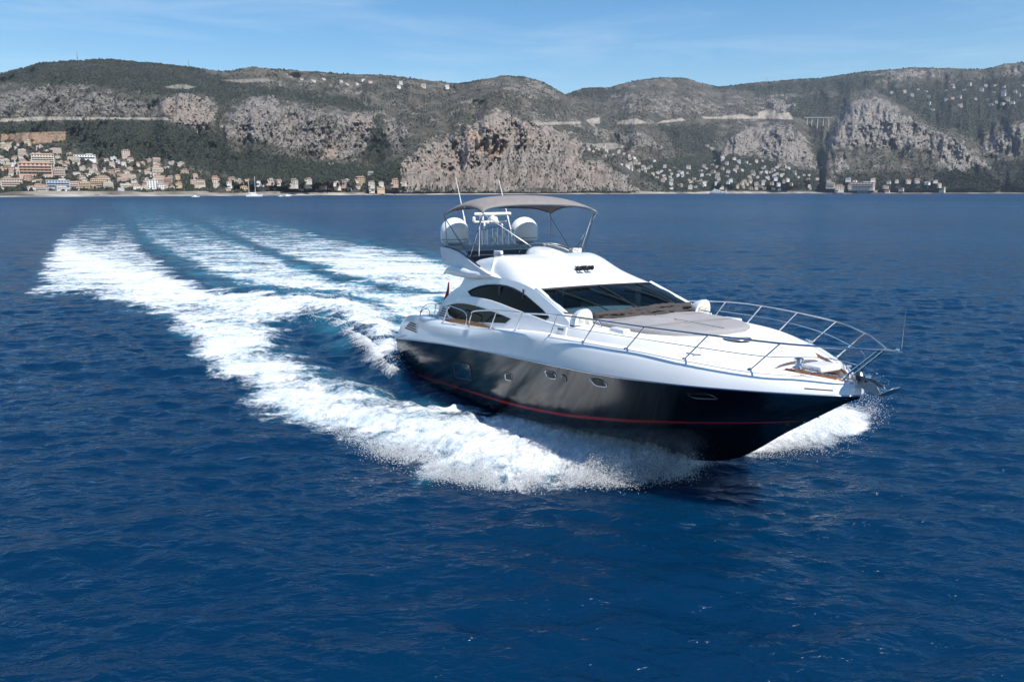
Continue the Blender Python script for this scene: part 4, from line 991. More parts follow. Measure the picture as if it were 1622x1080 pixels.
ROCK = [  # pale limestone faces: (outline, strength, warm tint)
    ([(-60, 160), (45, 135), (125, 134), (175, 150), (245, 163), (268, 181), (170, 186), (80, 184), (-60, 188)], .58, .1),
    ([(252, 170), (262, 158), (287, 147), (322, 150), (347, 172), (338, 192), (310, 205), (278, 198)], .80, .55),
    ([(352, 195), (372, 172), (398, 154), (432, 155), (450, 178), (428, 190), (440, 215), (400, 225), (360, 215)], .86, .15),
    ([(430, 170), (455, 160), (520, 172), (545, 178), (597, 178), (598, 205), (582, 240), (560, 256), (512, 256), (500, 243), (450, 240), (420, 225)], .66, .35),
    ([(552, 180), (597, 178), (597, 210), (560, 214)], .82, .6), ([(505, 232), (535, 228), (535, 256), (512, 258)], .84, .7),
    ([(600, 182), (642, 186), (655, 215), (640, 238), (612, 236)], .60, .25),
    ([(634, 304), (634, 258), (662, 240), (700, 222), (735, 205), (775, 178), (802, 178), (850, 192), (902, 214), (925, 228), (922, 252), (950, 252), (985, 272), (1018, 304)], .88, .55),
    ([(728, 212), (755, 203), (790, 214), (812, 226), (806, 246), (784, 259), (770, 250), (752, 232)], 1.0, 1.0), ([(832, 216), (856, 220), (884, 236), (880, 244), (846, 238)], 1.0, .95),
    ([(645, 262), (700, 250), (800, 262), (950, 268), (1000, 298), (640, 300)], .95, .62),
    ([(800, 128), (840, 126), (872, 136), (900, 162), (870, 162), (800, 150)], .55, .1), ([(960, 158), (1000, 143), (1060, 146), (1120, 160), (1160, 172), (1100, 182), (1030, 182), (985, 172)], .50, .1),
    ([(1070, 175), (1100, 158), (1130, 160), (1140, 180)], .62, .15), ([(820, 185), (880, 180), (945, 190), (920, 205), (850, 200)], .55, .15),
    ([(1138, 252), (1150, 218), (1172, 205), (1208, 196), (1258, 202), (1280, 226), (1298, 266), (1262, 266), (1210, 250), (1180, 246)], .78, .35),
    ([(960, 215), (1015, 205), (1050, 230), (1040, 240), (1000, 232)], .58, .2), ([(1120, 232), (1150, 225), (1160, 240), (1125, 243)], .7, .2),
    ([(1215, 155), (1240, 150), (1262, 172), (1245, 182), (1222, 178)], .75, .2),
    ([(1300, 236), (1320, 205), (1342, 166), (1368, 154), (1402, 158), (1430, 172), (1450, 196), (1492, 210), (1528, 226), (1555, 252), (1562, 268), (1500, 270), (1480, 240), (1400, 232), (1350, 238)], .80, .12),
    ([(1305, 260), (1340, 246), (1350, 270), (1320, 280)], .6, .1), ([(1480, 250), (1555, 250), (1568, 268), (1500, 272)], .8, .3),
    ([(1548, 232), (1580, 208), (1640, 186), (1680, 200), (1600, 235), (1560, 250)], .66, .1), ([(1375, 120), (1420, 108), (1500, 112), (1525, 116), (1500, 120), (1420, 124)], .6, .2), ([(1580, 112), (1592, 102), (1640, 98), (1640, 118), (1590, 120)], .62, .1),
    ([(500, 132), (560, 134), (580, 150), (540, 146)], .6, .1), ([(690, 165), (760, 148), (775, 165), (720, 180)], .42, .1), ([(600, 165), (650, 160), (650, 172), (610, 175)], .5, .2)]
BARE = [  # terraces and cuttings of bare pale earth
    ([(2, 212), (60, 209), (105, 208), (104, 224), (60, 228), (0, 228)], (.36, .25, .17)),
    ([(975, 197), (985, 190), (1010, 188), (1026, 195), (1005, 198)], (.40, .35, .29)), ([(1035, 197), (1050, 191), (1080, 187), (1088, 191), (1060, 195)], (.40, .35, .29)),
    ([(1110, 184), (1130, 185), (1165, 182), (1175, 181), (1190, 185), (1215, 180), (1250, 178), (1258, 190), (1200, 189), (1115, 189)], (.40, .35, .29)),
    ([(925, 190), (940, 187), (951, 186), (951, 196), (935, 197)], (.42, .38, .32)), ([(845, 194), (920, 192), (922, 197), (850, 199)], (.40, .36, .31)),
    ([(0, 188), (75, 184), (200, 186), (266, 186), (268, 191), (200, 190), (90, 191), (0, 194)], (.40, .36, .30)),
    ([(345, 127), (420, 124), (440, 129), (380, 132)], (.26, .235, .20)), ([(470, 128), (505, 126), (500, 131), (472, 131)], (.26, .235, .20)),
    ([(260, 137), (290, 133), (312, 138), (300, 142), (265, 141)], (.26, .235, .20)), ([(785, 170), (795, 176), (790, 178), (782, 171)], (.40, .36, .3)),
    ([(1200, 178), (1222, 172), (1232, 178), (1222, 184), (1200, 188)], (.43, .38, .31)), ([(925, 228), (975, 226), (1000, 234), (960, 238)], (.30, .28, .24)),
    ([(938, 192), (948, 205), (946, 216), (940, 214), (943, 204), (933, 197)], (.26, .235, .20))]

FOREST = [[(-60, 194), (260, 192), (350, 212), (365, 236), (500, 256), (590, 264), (640, 252), (640, 290), (400, 288), (320, 266), (240, 248), (140, 250), (112, 226), (-60, 206)], [(588, 186), (602, 184), (608, 262), (583, 262)], [(-60, 122), (60, 100), (170, 92), (300, 105), (400, 138), (330, 152), (250, 150), (130, 132), (30, 132)],
          [(318, 148), (420, 138), (560, 155), (592, 176), (520, 168), (440, 156), (395, 150), (355, 168)], [(1212, 165), (1290, 148), (1345, 158), (1320, 186), (1280, 192), (1236, 182)], [(1280, 195), (1304, 196), (1300, 280), (1284, 230)], [(1385, 140), (1700, 112), (1700, 182), (1490, 208), (1440, 176), (1400, 150)],
          [(1480, 192), (1600, 178), (1550, 222)], [(1560, 262), (1700, 236), (1700, 304), (1480, 304), (1480, 276)], [(1040, 200), (1140, 196), (1130, 250), (1080, 246)], [(900, 150), (930, 138), (990, 142), (960, 160)], [(1130, 140), (1300, 124), (1400, 116), (1380, 140), (1240, 150)], [(1080, 246), (1150, 240), (1300, 275), (1310, 304), (1060, 304), (1000, 262)]]
def coast_r(u, v):
    """distance from the viewpoint at which a bearing and slope angle meet the ground"""
    vs, vk = i1(u, SHORE), i1(u, SKYL)
    d0 = CAM_H * FPX / (vs - HORIZON) * .985
    t = np.clip((vs - v) / (vs - vk), 0, 1)
    g = np.interp(t, [0, .02, .10, .28, .42, .56, .72, .86, 1.0], [0, .02, .13, .33, .42, .50, .66, .83, 1.0])
    r = d0 + (i1(u, RIDGE) - d0) * g
    taper = sstep(.0, .12, t) * sstep(1.0, .93, t)
    for poly, m, soft in MASSIFS:
        r = r - m * sstep(-soft, soft * 1.4, poly_sd(u, v, poly)) * taper
    # gullies and spurs
    n = fbm(u / 46.0 + 3, v / 95.0, 4) - .5
    ridg = 1 - np.abs(2 * fbm(u / 15.0 + v / 60.0, v / 34.0 + 5, 4) - 1)
    ridg2 = 1 - np.abs(2 * fbm(u / 5.2 - v / 40.0, v / 9.0 + 2, 3) - 1)
    rockish = np.zeros_like(u)
    for poly, s, w in ROCK:
        rockish = np.maximum(rockish, s * sstep(-6, 6, poly_sd(u, v, poly)))
    r = r + taper * (n * 420 - (ridg - .7) * (75 + 85 * rockish) - (ridg2 - .7) * (16 + 42 * rockish))
    return np.maximum(r, d0)
def coast_xyz(u, v):
    u = np.asarray(u, float); v = np.asarray(v, float); r = coast_r(u, v)
    dx, dy, dz = ray_np(u, v); h = np.hypot(dx, dy)
    return dx / h * r, dy / h * r, CAM_H + dz / h * r

def build_hills():
    us = np.concatenate([np.linspace(-2600, -10, 260, endpoint=False), np.linspace(-10, 1632, 1250), np.linspace(1632, 4200, 261)[1:]])
    nv = 230; tt = np.linspace(0, 1, nv)
    U = np.repeat(us[None, :], nv, 0); vs, vk = i1(us, SHORE), i1(us, SKYL)
    jag = (fbm(us / 9.0, us * 0 + 1.3, 4) - .5) * 3.2 + (fbm(us / 2.5, us * 0 + 7.7, 2) - .5) * 1.4
    V = vs[None, :] + (vk - vs)[None, :] * tt[:, None] + jag[None, :] * (tt[:, None] ** 6)
    X, Y, Z = coast_xyz(U, V)
    # the shore runs down below the water and the crest falls away behind
    pre = np.stack([X[0] * .985, Y[0] * .985, np.full_like(us, -6.0)], -1)[None]
    P = np.stack([X, Y, Z], -1); P[0, :, 2] = np.minimum(P[0, :, 2], .4)
    back = []
    for k, (f, dz) in enumerate(((1.05, -25), (1.18, -140), (1.4, -700))):
        back.append(np.stack([X[-1] * f, Y[-1] * f, np.maximum(Z[-1] + dz, -6.0)], -1)[None])
    P = np.concatenate([pre, P] + back, 0)
    Uf, Vf = U.ravel(), V.ravel()
    wob = (fbm(Uf / 7.0, Vf / 5.0, 4) - .5) * 26
    rock = np.zeros(len(Uf)); warm = np.zeros(len(Uf)); col = np.zeros((len(Uf), 3)); bare = np.zeros(len(Uf))
    for poly, s, w in ROCK:
        m = s * sstep(-7, 7, poly_sd(Uf, Vf, poly) + wob); warm = np.where(m > rock, w * np.minimum(1, m / s + .001), warm); rock = np.maximum(rock, m)
    for poly, c in BARE:
        m = sstep(-1.2, 1.2, poly_sd(Uf, Vf, poly) + wob * .06); bare = np.maximum(bare, m)
        col = col * (1 - m[:, None]) + np.array(c) * m[:, None]
    rock = np.maximum(rock, .24 + .24 * sstep(.5, .75, fbm(Uf / 30.0, Vf / 12.0, 4)))
    for poly in TOWN: rock = np.where(poly_sd(Uf, Vf, poly) > 0, np.minimum(rock, .25), rock)
    fo = np.zeros(len(Uf))
    for poly in FOREST: fo = np.maximum(fo, sstep(-6, 6, poly_sd(Uf, Vf, poly) + wob * .5))
    rock = rock * (1 - .6 * fo * (rock < .5))
    def ext(a): return np.concatenate([a.reshape(nv, -1)[:1], a.reshape(nv, -1)] + [a.reshape(nv, -1)[-1:]] * 3, 0).ravel()
    at = {'forest': ext(fo), 'rock': ext(rock), 'warm': ext(warm), 'bare': ext(bare), 'bare_r': ext(col[:, 0]), 'bare_g': ext(col[:, 1]), 'bare_b': ext(col[:, 2])}
    me = np_mesh('hills', P.reshape(-1, 3), grid_faces(P.shape[0], P.shape[1]), [hill_material()], at)
    return props(link_mesh('hills', me), None, None, None, 'structure'), (Uf, Vf, rock, bare)

TOWN = [[(-300, 232), (-100, 226), (0, 224), (62, 226), (112, 236), (135, 256), (240, 246), (312, 262), (322, 303), (-300, 305)],
        [(320, 284), (640, 286), (640, 304), (320, 304)],
        [(922, 230), (960, 228), (1005, 246), (1082, 268), (1148, 248), (1225, 256), (1302, 284), (1306, 302), (1060, 302), (1030, 286), (990, 266), (940, 246)],
        [(1306, 284), (1500, 286), (1500, 304), (1306, 304)]]

def hill_material():
    k = NT('limestone_and_scrub')
    rock = k.attr('rock'); warm = k.attr('warm'); bare = k.attr('bare')
    forest = k.attr('forest')
    fine = k.noise(.075, 6, .72); mid = k.noise(.012, 6, .65); vert = k.noise(.060, 6, .68, k.mapv((1, 1, .38)), .6)
    strata = k.noise(.05, 5, .65, k.mapv((.25, .25, 1.6), (math.radians(14), math.radians(9), 0)), .5)
    scrub_dots = k.voro(.13)
    cov = k.math('ADD', k.math('MULTIPLY', rock, .92), k.math('ADD', k.math('MULTIPLY', k.math('SUBTRACT', fine, .5), 1.5), k.math('MULTIPLY', k.math('SUBTRACT', mid, .5), 1.1)))
    m_rock = k.rng(cov, .40, .62)
    dots = k.rng(scrub_dots, .30, .46)
    m_rock = k.math('MULTIPLY', m_rock, k.math('MAXIMUM', dots, k.rng(k.math('ADD', rock, k.math('MULTIPLY', k.math('SUBTRACT', mid, .5), 1.3)), .80, 1.05)))
    grey = k.mix(k.rng(vert, .36, .62), (.115, .106, .097), (.355, .322, .290))
    grey = k.mix(k.math('MULTIPLY', k.rng(strata, .42, .60), .45), grey, (.265, .236, .210))
    org = k.mix(k.rng(vert, .38, .60), (.31, .205, .14), (.50, .39, .305))
    rk = k.mix(k.math('MULTIPLY', k.rng(warm, .25, 1.0), .85), grey, org)
    veg = k.mix(k.rng(fine, .34, .64), (.028, .031, .024), (.098, .092, .072))
    veg = k.mix(k.rng(mid, .42, .62), veg, (.120, .107, .085))
    veg = k.mix(k.math('MULTIPLY', forest, .68), veg, (.022, .029, .021))
    c = k.mix(m_rock, veg, rk)
    cb = k.t.nodes.new('ShaderNodeCombineXYZ')
    for i, n in enumerate(('bare_r', 'bare_g', 'bare_b')): k.t.links.new(k.attr(n), cb.inputs[i])
    c = k.mix(k.math('MULTIPLY', bare, k.rng(fine, .36, .56, .25, 1.0)), c, cb.outputs[0])
    k.t.links.new(c, k.b.inputs['Base Color'])
    k.b.inputs['Roughness'].default_value = .95; k.b.inputs['Specular IOR Level'].default_value = .1
    b = k.bump(vert, .8, 9.0); b = k.bump(fine, .8, 5.0, b); b = k.bump(strata, .5, 4.0, b)
    k.t.links.new(b, k.b.inputs['Normal'])
    return k.m

hills, (HU, HV, HROCK, HBARE) = build_hills()

# the pale beach and sea wall along the foot of the coast
def build_beach():
    us = np.linspace(-2600, 4200, 1900); rows = []
    x, y, z = coast_xyz(us, i1(us, SHORE)); d = np.hypot(x, y)
    w = 5 + 5 * fbm(us / 40.0, us * 0 + 2.2, 3)
    for f, zz in ((-18, -1.5), (-6, .5), (4, 1.6), (14, 2.6)):
        rows.append(np.stack([x * (1 + f / d), y * (1 + f / d), zz * np.where(zz > 1, w / 7, 1)], -1))
    wall = rows[-1].copy(); wall[:, 2] += 1.8 + 2.2 * sstep(.45, .6, fbm(us / 60.0, us * 0 + 9.2, 2)); rows.append(wall)
    b2 = wall * np.array([1.012, 1.012, 1]); rows.append(b2)
    P = np.stack(rows, 0)
    return np_mesh('beach', P.reshape(-1, 3), grid_faces(len(rows), len(us)), [mat('pale_shingle', (.34, .305, .265), .95, noise=.75, nscale=.022)], smooth=False)
props(link_mesh('beach', build_beach()), None, None, None, 'structure')

# ------------------------------------------------------------------ houses, one object each
def facade(name, c, r=.85): return mat(name, c, r, noise=.08, nscale=.6)
WALLS = {'white': facade('white_render', (.76, .75, .72)), 'cream': facade('cream_render', (.68, .60, .49)), 'pale pink': facade('pink_render', (.62, .50, .43)), 'ochre': facade('ochre_render', (.60, .46, .30)), 'salmon': facade('salmon_render', (.55, .38, .29)), 'grey': facade('grey_render', (.40, .40, .39)), 'yellow': facade('yellow_render', (.62, .50, .17)), 'pale blue': facade('blue_render', (.36, .45, .52))}
ROOFS = {'terracotta': mat('terracotta_tiles', (.40, .25, .18), .9, noise=.25, nscale=.8), 'flat pale': mat('pale_flat_roof', (.48, .46, .43), .9), 'grey': mat('grey_roof', (.26, .26, .27), .8), 'brown': mat('brown_tiles', (.30, .215, .165), .9, noise=.25, nscale=.8)}
WINDOW = mat('shuttered_windows', (.05, .06, .07), .35)
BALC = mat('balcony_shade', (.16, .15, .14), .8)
_house_cache = {}
def house_mesh(kind, wall, roof, floors):
    key = (kind, wall, roof, floors)
    if key in _house_cache: return _house_cache[key]
    b = MB(); h = 3.0 * floors; w, d = (13.0, 10.0) if kind != 'block' else (26.0, 12.0)
    b.cur = 0; b.box((0, 0, h / 2 - 3), (w, d, h + 6))
    b.cur = 1
    if roof in ('terracotta', 'brown', 'grey') and kind != 'flat':
        o = .6; rz = h; rh = 1.7 if kind == 'villa' else 2.2; k = .28 * w if kind == 'villa' else .42 * w
        vs = [(-w / 2 - o, -d / 2 - o, rz), (w / 2 + o, -d / 2 - o, rz), (w / 2 + o, d / 2 + o, rz), (-w / 2 - o, d / 2 + o, rz), (-k, 0, rz + rh), (k, 0, rz + rh)]
        b.add(vs, [(0, 1, 5, 4), (2, 3, 4, 5), (1, 2, 5), (3, 0, 4), (0, 3, 2, 1)])
        b.box((w * .3, d * .15, h + 2.2), (1.1, 1.1, 2.0))
    else:
        b.box((0, 0, h + .35), (w + .5, d + .5, .7)); b.box((w * .2, d * .1, h + 1.4), (w * .3, d * .4, 1.8))
    b.cur = 2
    nwin = 4 if kind != 'block' else 8
    for f in range(floors):
        for k in range(nwin):
            x = -w / 2 + w * (k + .5) / nwin
            b.box((x, -d / 2 - .03, f * 3.0 + 1.7), (w / nwin * .46, .16, 1.6))
        for k in (-1, 1):
            b.box((k * (w / 2 + .03), -d * .2, f * 3.0 + 1.7), (.16, d * .2, 1.5)); b.box((k * (w / 2 + .03), d * .2, f * 3.0 + 1.7), (.16, d * .2, 1.5))
    if kind == 'block':
        for f in range(1, floors):
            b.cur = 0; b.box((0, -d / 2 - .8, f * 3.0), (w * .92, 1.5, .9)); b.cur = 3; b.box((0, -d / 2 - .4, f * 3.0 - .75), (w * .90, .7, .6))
    elif kind == 'villa':
        b.cur = 0; b.box((-w * .28, -d / 2 - 1.6, 1.5), (w * .40, 3.2, 3.0)); b.cur = 1; b.box((-w * .28, -d / 2 - 1.7, 3.15), (w * .43, 3.6, .3))
    me = bpy.data.meshes.new('house'); me.from_pydata(b.v, [], b.f)
    for mm in (WALLS[wall], ROOFS[roof], WINDOW, BALC): me.materials.append(mm)
    me.polygons.foreach_set('material_index', b.m); _house_cache[key] = me
    return me
N_HOUSE = [0]
def put_house(u, v, kind, wall, roof, floors, wm, label, group, yaw=None, cat=None):
    x, y, z = coast_xyz(np.array([u]), np.array([v])); x, y, z = float(x[0]), float(y[0]), float(z[0])
    nm = {'villa': 'house', 'flat': 'villa', 'block': 'apartment_block'}[kind]
    o = bpy.data.objects.new(nm, house_mesh(kind, wall, roof, floors)); C.objects.link(o)
    s = wm / (26.0 if kind == 'block' else 13.0)
    # the uphill edge sinks into the slope, the terrace stands clear of it
    o.location = (x * .998, y * .998, max(z, 2.0) - .2); o.scale = (s, s * .9, s ** .5 if s > 1 else s ** .7)
    o.rotation_euler = (0, 0, -math.atan2(x, y) + (yaw if yaw is not None else random.uniform(-.55, .55)))
    props(o, label, cat or {'house': 'house', 'villa': 'villa', 'apartment_block': 'apartment block'}[nm], group); N_HOUSE[0] += 1
    return o
PLACED = []
def scatter(poly, n, kinds, walls, roofs, size, group, where, mind, sector):
    xs = [p[0] for p in poly]; ys = [p[1] for p in poly]; tries = 0; c = 0
    while c < n and tries < 6000:
        tries += 1; u, v = random.uniform(max(-40, min(xs)), min(1660, max(xs))), random.uniform(min(ys), max(ys))
        if float(poly_sd(np.array([u]), np.array([v]), poly)[0]) < 1: continue
        m = mind * (.7 + .6 * random.random())
        if any(abs(u - a) < m * 1.5 and abs(v - q) < m * .55 for a, q in PLACED): continue
        PLACED.append((u, v)); c += 1
        kind = random.choice(kinds); wall = random.choice(walls); roof = 'flat pale' if kind == 'flat' else random.choice(roofs)
        fl = random.choice((3, 4, 5)) if kind == 'block' else random.choice((1, 2, 2, 3)); wm = random.uniform(*size) * (1.8 if kind == 'block' else 1)
        rt = {'terracotta': 'terracotta roof', 'brown': 'brown tiled roof', 'grey': 'grey roof', 'flat pale': 'flat roof'}[roof]
        big = 'long' if kind == 'block' else ('small' if wm < (size[0] * .6 + size[1] * .4) else 'large')
        stor = {1: 'single storey', 2: 'two storey', 3: 'three storey', 4: 'four storey', 5: 'five storey'}[fl]
        lab = f"{big} {stor} {wall} {'apartment block' if kind == 'block' else 'house'}, {rt}, {where(u, v)}"
        put_house(u, v, kind, wall, roof, fl, wm, lab, group)
SPECIAL = [(58, 276, 'block', 'salmon', 'terracotta', 4, 52, 'long salmon apartment block in the middle of the left shore town'), (70, 262, 'block', 'cream', 'terracotta', 5, 40, 'largest cream apartment block above the long salmon block'), (92, 297, 'block', 'pale blue', 'flat pale', 3, 34, 'pale blue flat roofed block behind the town beach'),
           (158, 296, 'block', 'ochre', 'terracotta', 4, 27, 'ochre apartment block by the beach right of the blue block'), (242, 299, 'flat', 'white', 'flat pale', 4, 15, 'tall white cubic villa standing right above the beach'), (20, 298, 'block', 'pale pink', 'brown', 4, 30, 'pink apartment block at the left end of the beach'), (416, 296, 'block', 'salmon', 'brown', 3, 27, 'brown roofed salmon block behind the moored sailing yacht'), (589, 276, 'block', 'grey', 'grey', 2, 22, 'long low grey roofed building alone among dark pines'),
           (571, 292, 'villa', 'ochre', 'terracotta', 4, 17, 'tall ochre villa with gabled roof below the pine gully'), (625, 292, 'villa', 'salmon', 'brown', 3, 14, 'salmon villa beside the foot of the big pale cliff'), (1107, 289, 'block', 'yellow', 'flat pale', 2, 26, 'long yellow building left of the white superyacht'), (1365, 297, 'block', 'pale pink', 'flat pale', 3, 88, 'very long pale pink hotel on the right hand shore'),
           (1366, 303, 'flat', 'pale blue', 'flat pale', 2, 30, 'pale blue flat roofed building on the beach before the hotel'), (1329, 301, 'villa', 'cream', 'terracotta', 3, 26, 'cream villa on the beach left of the long hotel'), (1315, 296, 'block', 'cream', 'brown', 4, 30, 'cream block just left of the long pink hotel'), (135, 252, 'block', 'white', 'flat pale', 2, 44, 'long white terrace near the top of the left shore town'), (200, 252, 'villa', 'pale pink', 'terracotta', 5, 15, 'tall pink tower house on the upper edge of the town'), (250, 275, 'block', 'cream', 'terracotta', 4, 22, 'cream balconied block among pines right of the town')]
for u, v, kd, wl_, rf, fl, wm, lab in SPECIAL:
    PLACED.append((u, v)); put_house(u, v, kd, wl_, rf, fl, wm * (.8 if kd == 'block' else 1), lab, 'landmark buildings of the coast', random.uniform(-.2, .2))
def w_town(u, v): return 'high in the left town' if v < 258 else ('half way up the left town' if v < 280 else 'by the left town beach')
def w_shore(u, v): return 'on the wooded shore' if u < 480 else 'below the pine gully'
def w_vill(u, v): return 'at the hillside village top' if v < 256 else ('mid hillside village' if v < 280 else 'at the hillside village foot')
scatter(TOWN[0], 175, ['villa', 'villa', 'villa', 'villa', 'flat', 'flat', 'block'], ['white', 'cream', 'cream', 'cream', 'pale pink', 'ochre', 'salmon'], ['terracotta', 'terracotta', 'brown', 'flat pale'], (6, 11.5), 'houses of the left shore town', w_town, 5.0, 0)
scatter(TOWN[1], 34, ['villa', 'villa', 'flat'], ['white', 'cream', 'cream', 'pale pink', 'ochre'], ['terracotta', 'brown'], (9, 14), 'houses along the wooded shore', w_shore, 8.0, 0)
scatter(TOWN[2], 150, ['villa', 'villa', 'flat'], ['white', 'white', 'cream', 'cream', 'cream', 'pale pink', 'ochre'], ['terracotta', 'terracotta', 'brown', 'flat pale'], (8, 13.5), 'houses of the right hillside village', w_vill, 3.8, 0)
scatter(TOWN[3], 18, ['villa', 'flat'], ['white', 'cream', 'pale pink'], ['terracotta', 'brown'], (10, 16), 'houses on the right hand shore', lambda u, v: 'on the right hand shore', 8, 0)
RIDGE_R = [(1395, 142), (1500, 134), (1640, 130), (1640, 172), (1540, 168), (1470, 178), (1460, 160), (1400, 150)]
scatter(RIDGE_R, 38, ['villa', 'villa', 'flat'], ['cream', 'cream', 'grey', 'pale pink', 'white'], ['terracotta', 'brown'], (11, 20), 'houses high on the right ridge', lambda u, v: 'high on the right ridge' if v < 150 else 'below the right ridge', 7, 0)
RIDGE_L = [(470, 124), (560, 124), (640, 132), (720, 136), (720, 142), (600, 140), (480, 134)]
scatter(RIDGE_L, 12, ['flat', 'villa'], ['white', 'cream'], ['terracotta'], (10, 18), 'houses below the middle skyline', lambda u, v: 'below the middle skyline', 8, 0)

# scrub, pines and garden trees: tens of thousands of small crowns, one mass
def build_wood():
    r = np.random.default_rng(31); n = 130000
    u = r.uniform(-500, 2100, n); vs, vk = i1(u, SHORE), i1(u, SKYL); t = r.uniform(.012, 1.0, n); t = np.where(r.uniform(0, 1, n) < .06, 1.0 - r.uniform(0, .012, n), t)
    v = vs + (vk - vs) * t
    rk = np.zeros(n)
    for poly, s_, w in ROCK: rk = np.maximum(rk, s_ * sstep(-6, 6, poly_sd(u, v, poly)))
    br = np.zeros(n)
    for poly, c in BARE: br = np.maximum(br, sstep(-1, 1, poly_sd(u, v, poly)))
    tw = np.zeros(n)
    for poly in TOWN: tw = np.maximum(tw, (poly_sd(u, v, poly) > 0) * 1.0)
    fo = np.zeros(n)
    for poly in FOREST: fo = np.maximum(fo, (poly_sd(u, v, poly) + (fbm(u / 7.0, v / 5.0, 4) - .5) * 13 > 0) * 1.0)
    dens = np.maximum(fbm(u / 22.0, v / 9.0, 4), fo)
    hs_ = np.array(PLACED); clear = np.ones(n)
    for a, q in hs_: clear *= 1 - ((np.abs(u - a) < 4.5 + 4 * (v > 262) * (u < 330)) & (v > q - 1.5) & (v < q + 1.3))
    p = clear * (1 - .88 * rk) * (1 - br) * sstep(.30, .62, dens) * np.where(tw > 0, 1.0, np.where(fo > 0, .85, .42))
    keep = (r.uniform(0, 1, n) < p) & ((u > -60) & (u < 1680) | (r.uniform(0, 1, n) < .4))
    u, v, tw = u[keep], v[keep], tw[keep]; x, y, z = coast_xyz(u, v); n = len(u)
    dist = np.hypot(x, y); s = r.uniform(1.5, 3.4, n) * np.where(tw > 0, 1.15, 1.0) * (.75 + .25 * dist / 2500)
    base = np.array([(0, 0, -1), (.8, .1, -.25), (.2, .85, -.2), (-.75, .4, -.3), (-.6, -.65, -.2), (.35, -.8, -.3), (.5, .45, .55), (-.45, .5, .6), (-.1, -.6, .65), (.05, 0, 1.0)])
    fc = np.array([(0, 2, 1), (0, 3, 2), (0, 4, 3), (0, 5, 4), (0, 1, 5), (1, 2, 6), (2, 7, 6), (2, 3, 7), (3, 4, 7), (4, 8, 7), (4, 5, 8), (5, 1, 8), (1, 6, 8), (6, 7, 9), (7, 8, 9), (8, 6, 9)])
    a = r.uniform(0, 6.28, n); ca, sa = np.cos(a), np.sin(a)
    bb = base[None] * r.uniform(.75, 1.25, (n, len(base), 1)) * np.stack([s, s, s * r.uniform(.75, 1.35, n)], 1)[:, None, :]
    bx = bb[..., 0] * ca[:, None] - bb[..., 1] * sa[:, None]; by = bb[..., 0] * sa[:, None] + bb[..., 1] * ca[:, None]
    V = np.stack([x[:, None] + bx, y[:, None] + by, z[:, None] + bb[..., 2] + s[:, None] * .35], -1)
    F = fc[None] + (np.arange(n) * len(base))[:, None, None]
    tone = np.repeat(r.uniform(0, 1, n), len(base))
    return V.reshape(-1, 3), F.reshape(-1, 3), {'tone': tone}
kk = NT('pine_and_scrub_leaves')
_c = kk.mix(kk.attr('tone'), (.014, .021, .015), (.050, .056, .036)); kk.t.links.new(_c, kk.b.inputs['Base Color']); kk.b.inputs['Roughness'].default_value = .9; kk.b.inputs['Specular IOR Level'].default_value = .15
_v, _f, _a = build_wood()
wood = link_mesh('woodland', np_mesh('woodland', _v, _f, [kk.m], _a, smooth=False))
props(wood, 'dark green pines and scrub covering the hillsides above the shore', 'woodland', None, 'stuff')

# ------------------------------------------------------------------ viaduct, masts, boats at anchor
CONC = mat('pale_concrete', (.52, .49, .45), .9)
def at_r(u, v, r):
    dx, dy, dz = [float(q) for q in ray_np(u, v)]; h = math.hypot(dx, dy); return Vector((dx / h * r, dy / h * r, CAM_H + dz / h * r))
rv = float(coast_r(np.array([1296.0]), np.array([200.0]))[0]) - 40
base = at_r(1296, 203, rv)
via = bpy.data.objects.new('viaduct', None); C.objects.link(via); via.location = base
props(via, 'pale road viaduct on tall piers crossing the gully left of the grey crag', 'viaduct')
p0, p1 = at_r(1274, 186.5, rv) - base, at_r(1318, 186.5, rv) - base
dv = (p1 - p0).normalized(); R = Matrix((dv, Vector((-dv.y, dv.x, 0)), Vector((0, 0, 1)))).transposed()
b = MB(); b.box((p0 + p1) / 2, ((p1 - p0).length, 9, 3.4), R); b.build('bridge_deck', CONC, via, smooth=0)
for u, vb in ((1279, 196), (1286, 202), (1295, 206), (1304, 206), (1313, 199)):
    t = at_r(u, 187.5, rv) - base; q = at_r(u, vb, rv) - base
    b = MB(); b.box((t + q) / 2 + Vector((0, 0, -3)), (4.2, 5.0, t.z - q.z + 6), R); b.box((t.x, t.y, t.z - 1.6), (7.5, 7, 3), R); b.build('pier', CONC, via, smooth=0)
MASTM = mat('mast_lattice', (.30, .30, .31), .6, .3)
for u, lab in ((123, 'thin radio mast on the left summit'), (299, 'thin radio mast on the ridge right of the left summit'), (1214, 'thin radio mast on the right hand ridge above the road')):
    vk = float(i1(u, SKYL)); x, y, z = [float(q[0]) for q in coast_xyz(np.array([float(u)]), np.array([vk + .4]))]
    b = MB(); hh = 26
    for a in range(3):
        q = 2 * math.pi * a / 3; b.tube([(1.6 * math.cos(q), 1.6 * math.sin(q), -6), (.3 * math.cos(q), .3 * math.sin(q), hh)], .45, 4)
    for k in range(7):
        f = 1 - k / 7 * .75; b.tube([(1.6 * f * math.cos(q), 1.6 * f * math.sin(q), k * 3.4) for q in np.linspace(0, 2 * math.pi, 4)], .25, 4)
    b.tube([(0, 0, hh - 2), (0, 0, hh + 7)], .25, 5)
    o = b.build('radio_mast', MASTM, None); o.location = (x, y, z); props(o, lab, 'radio mast')

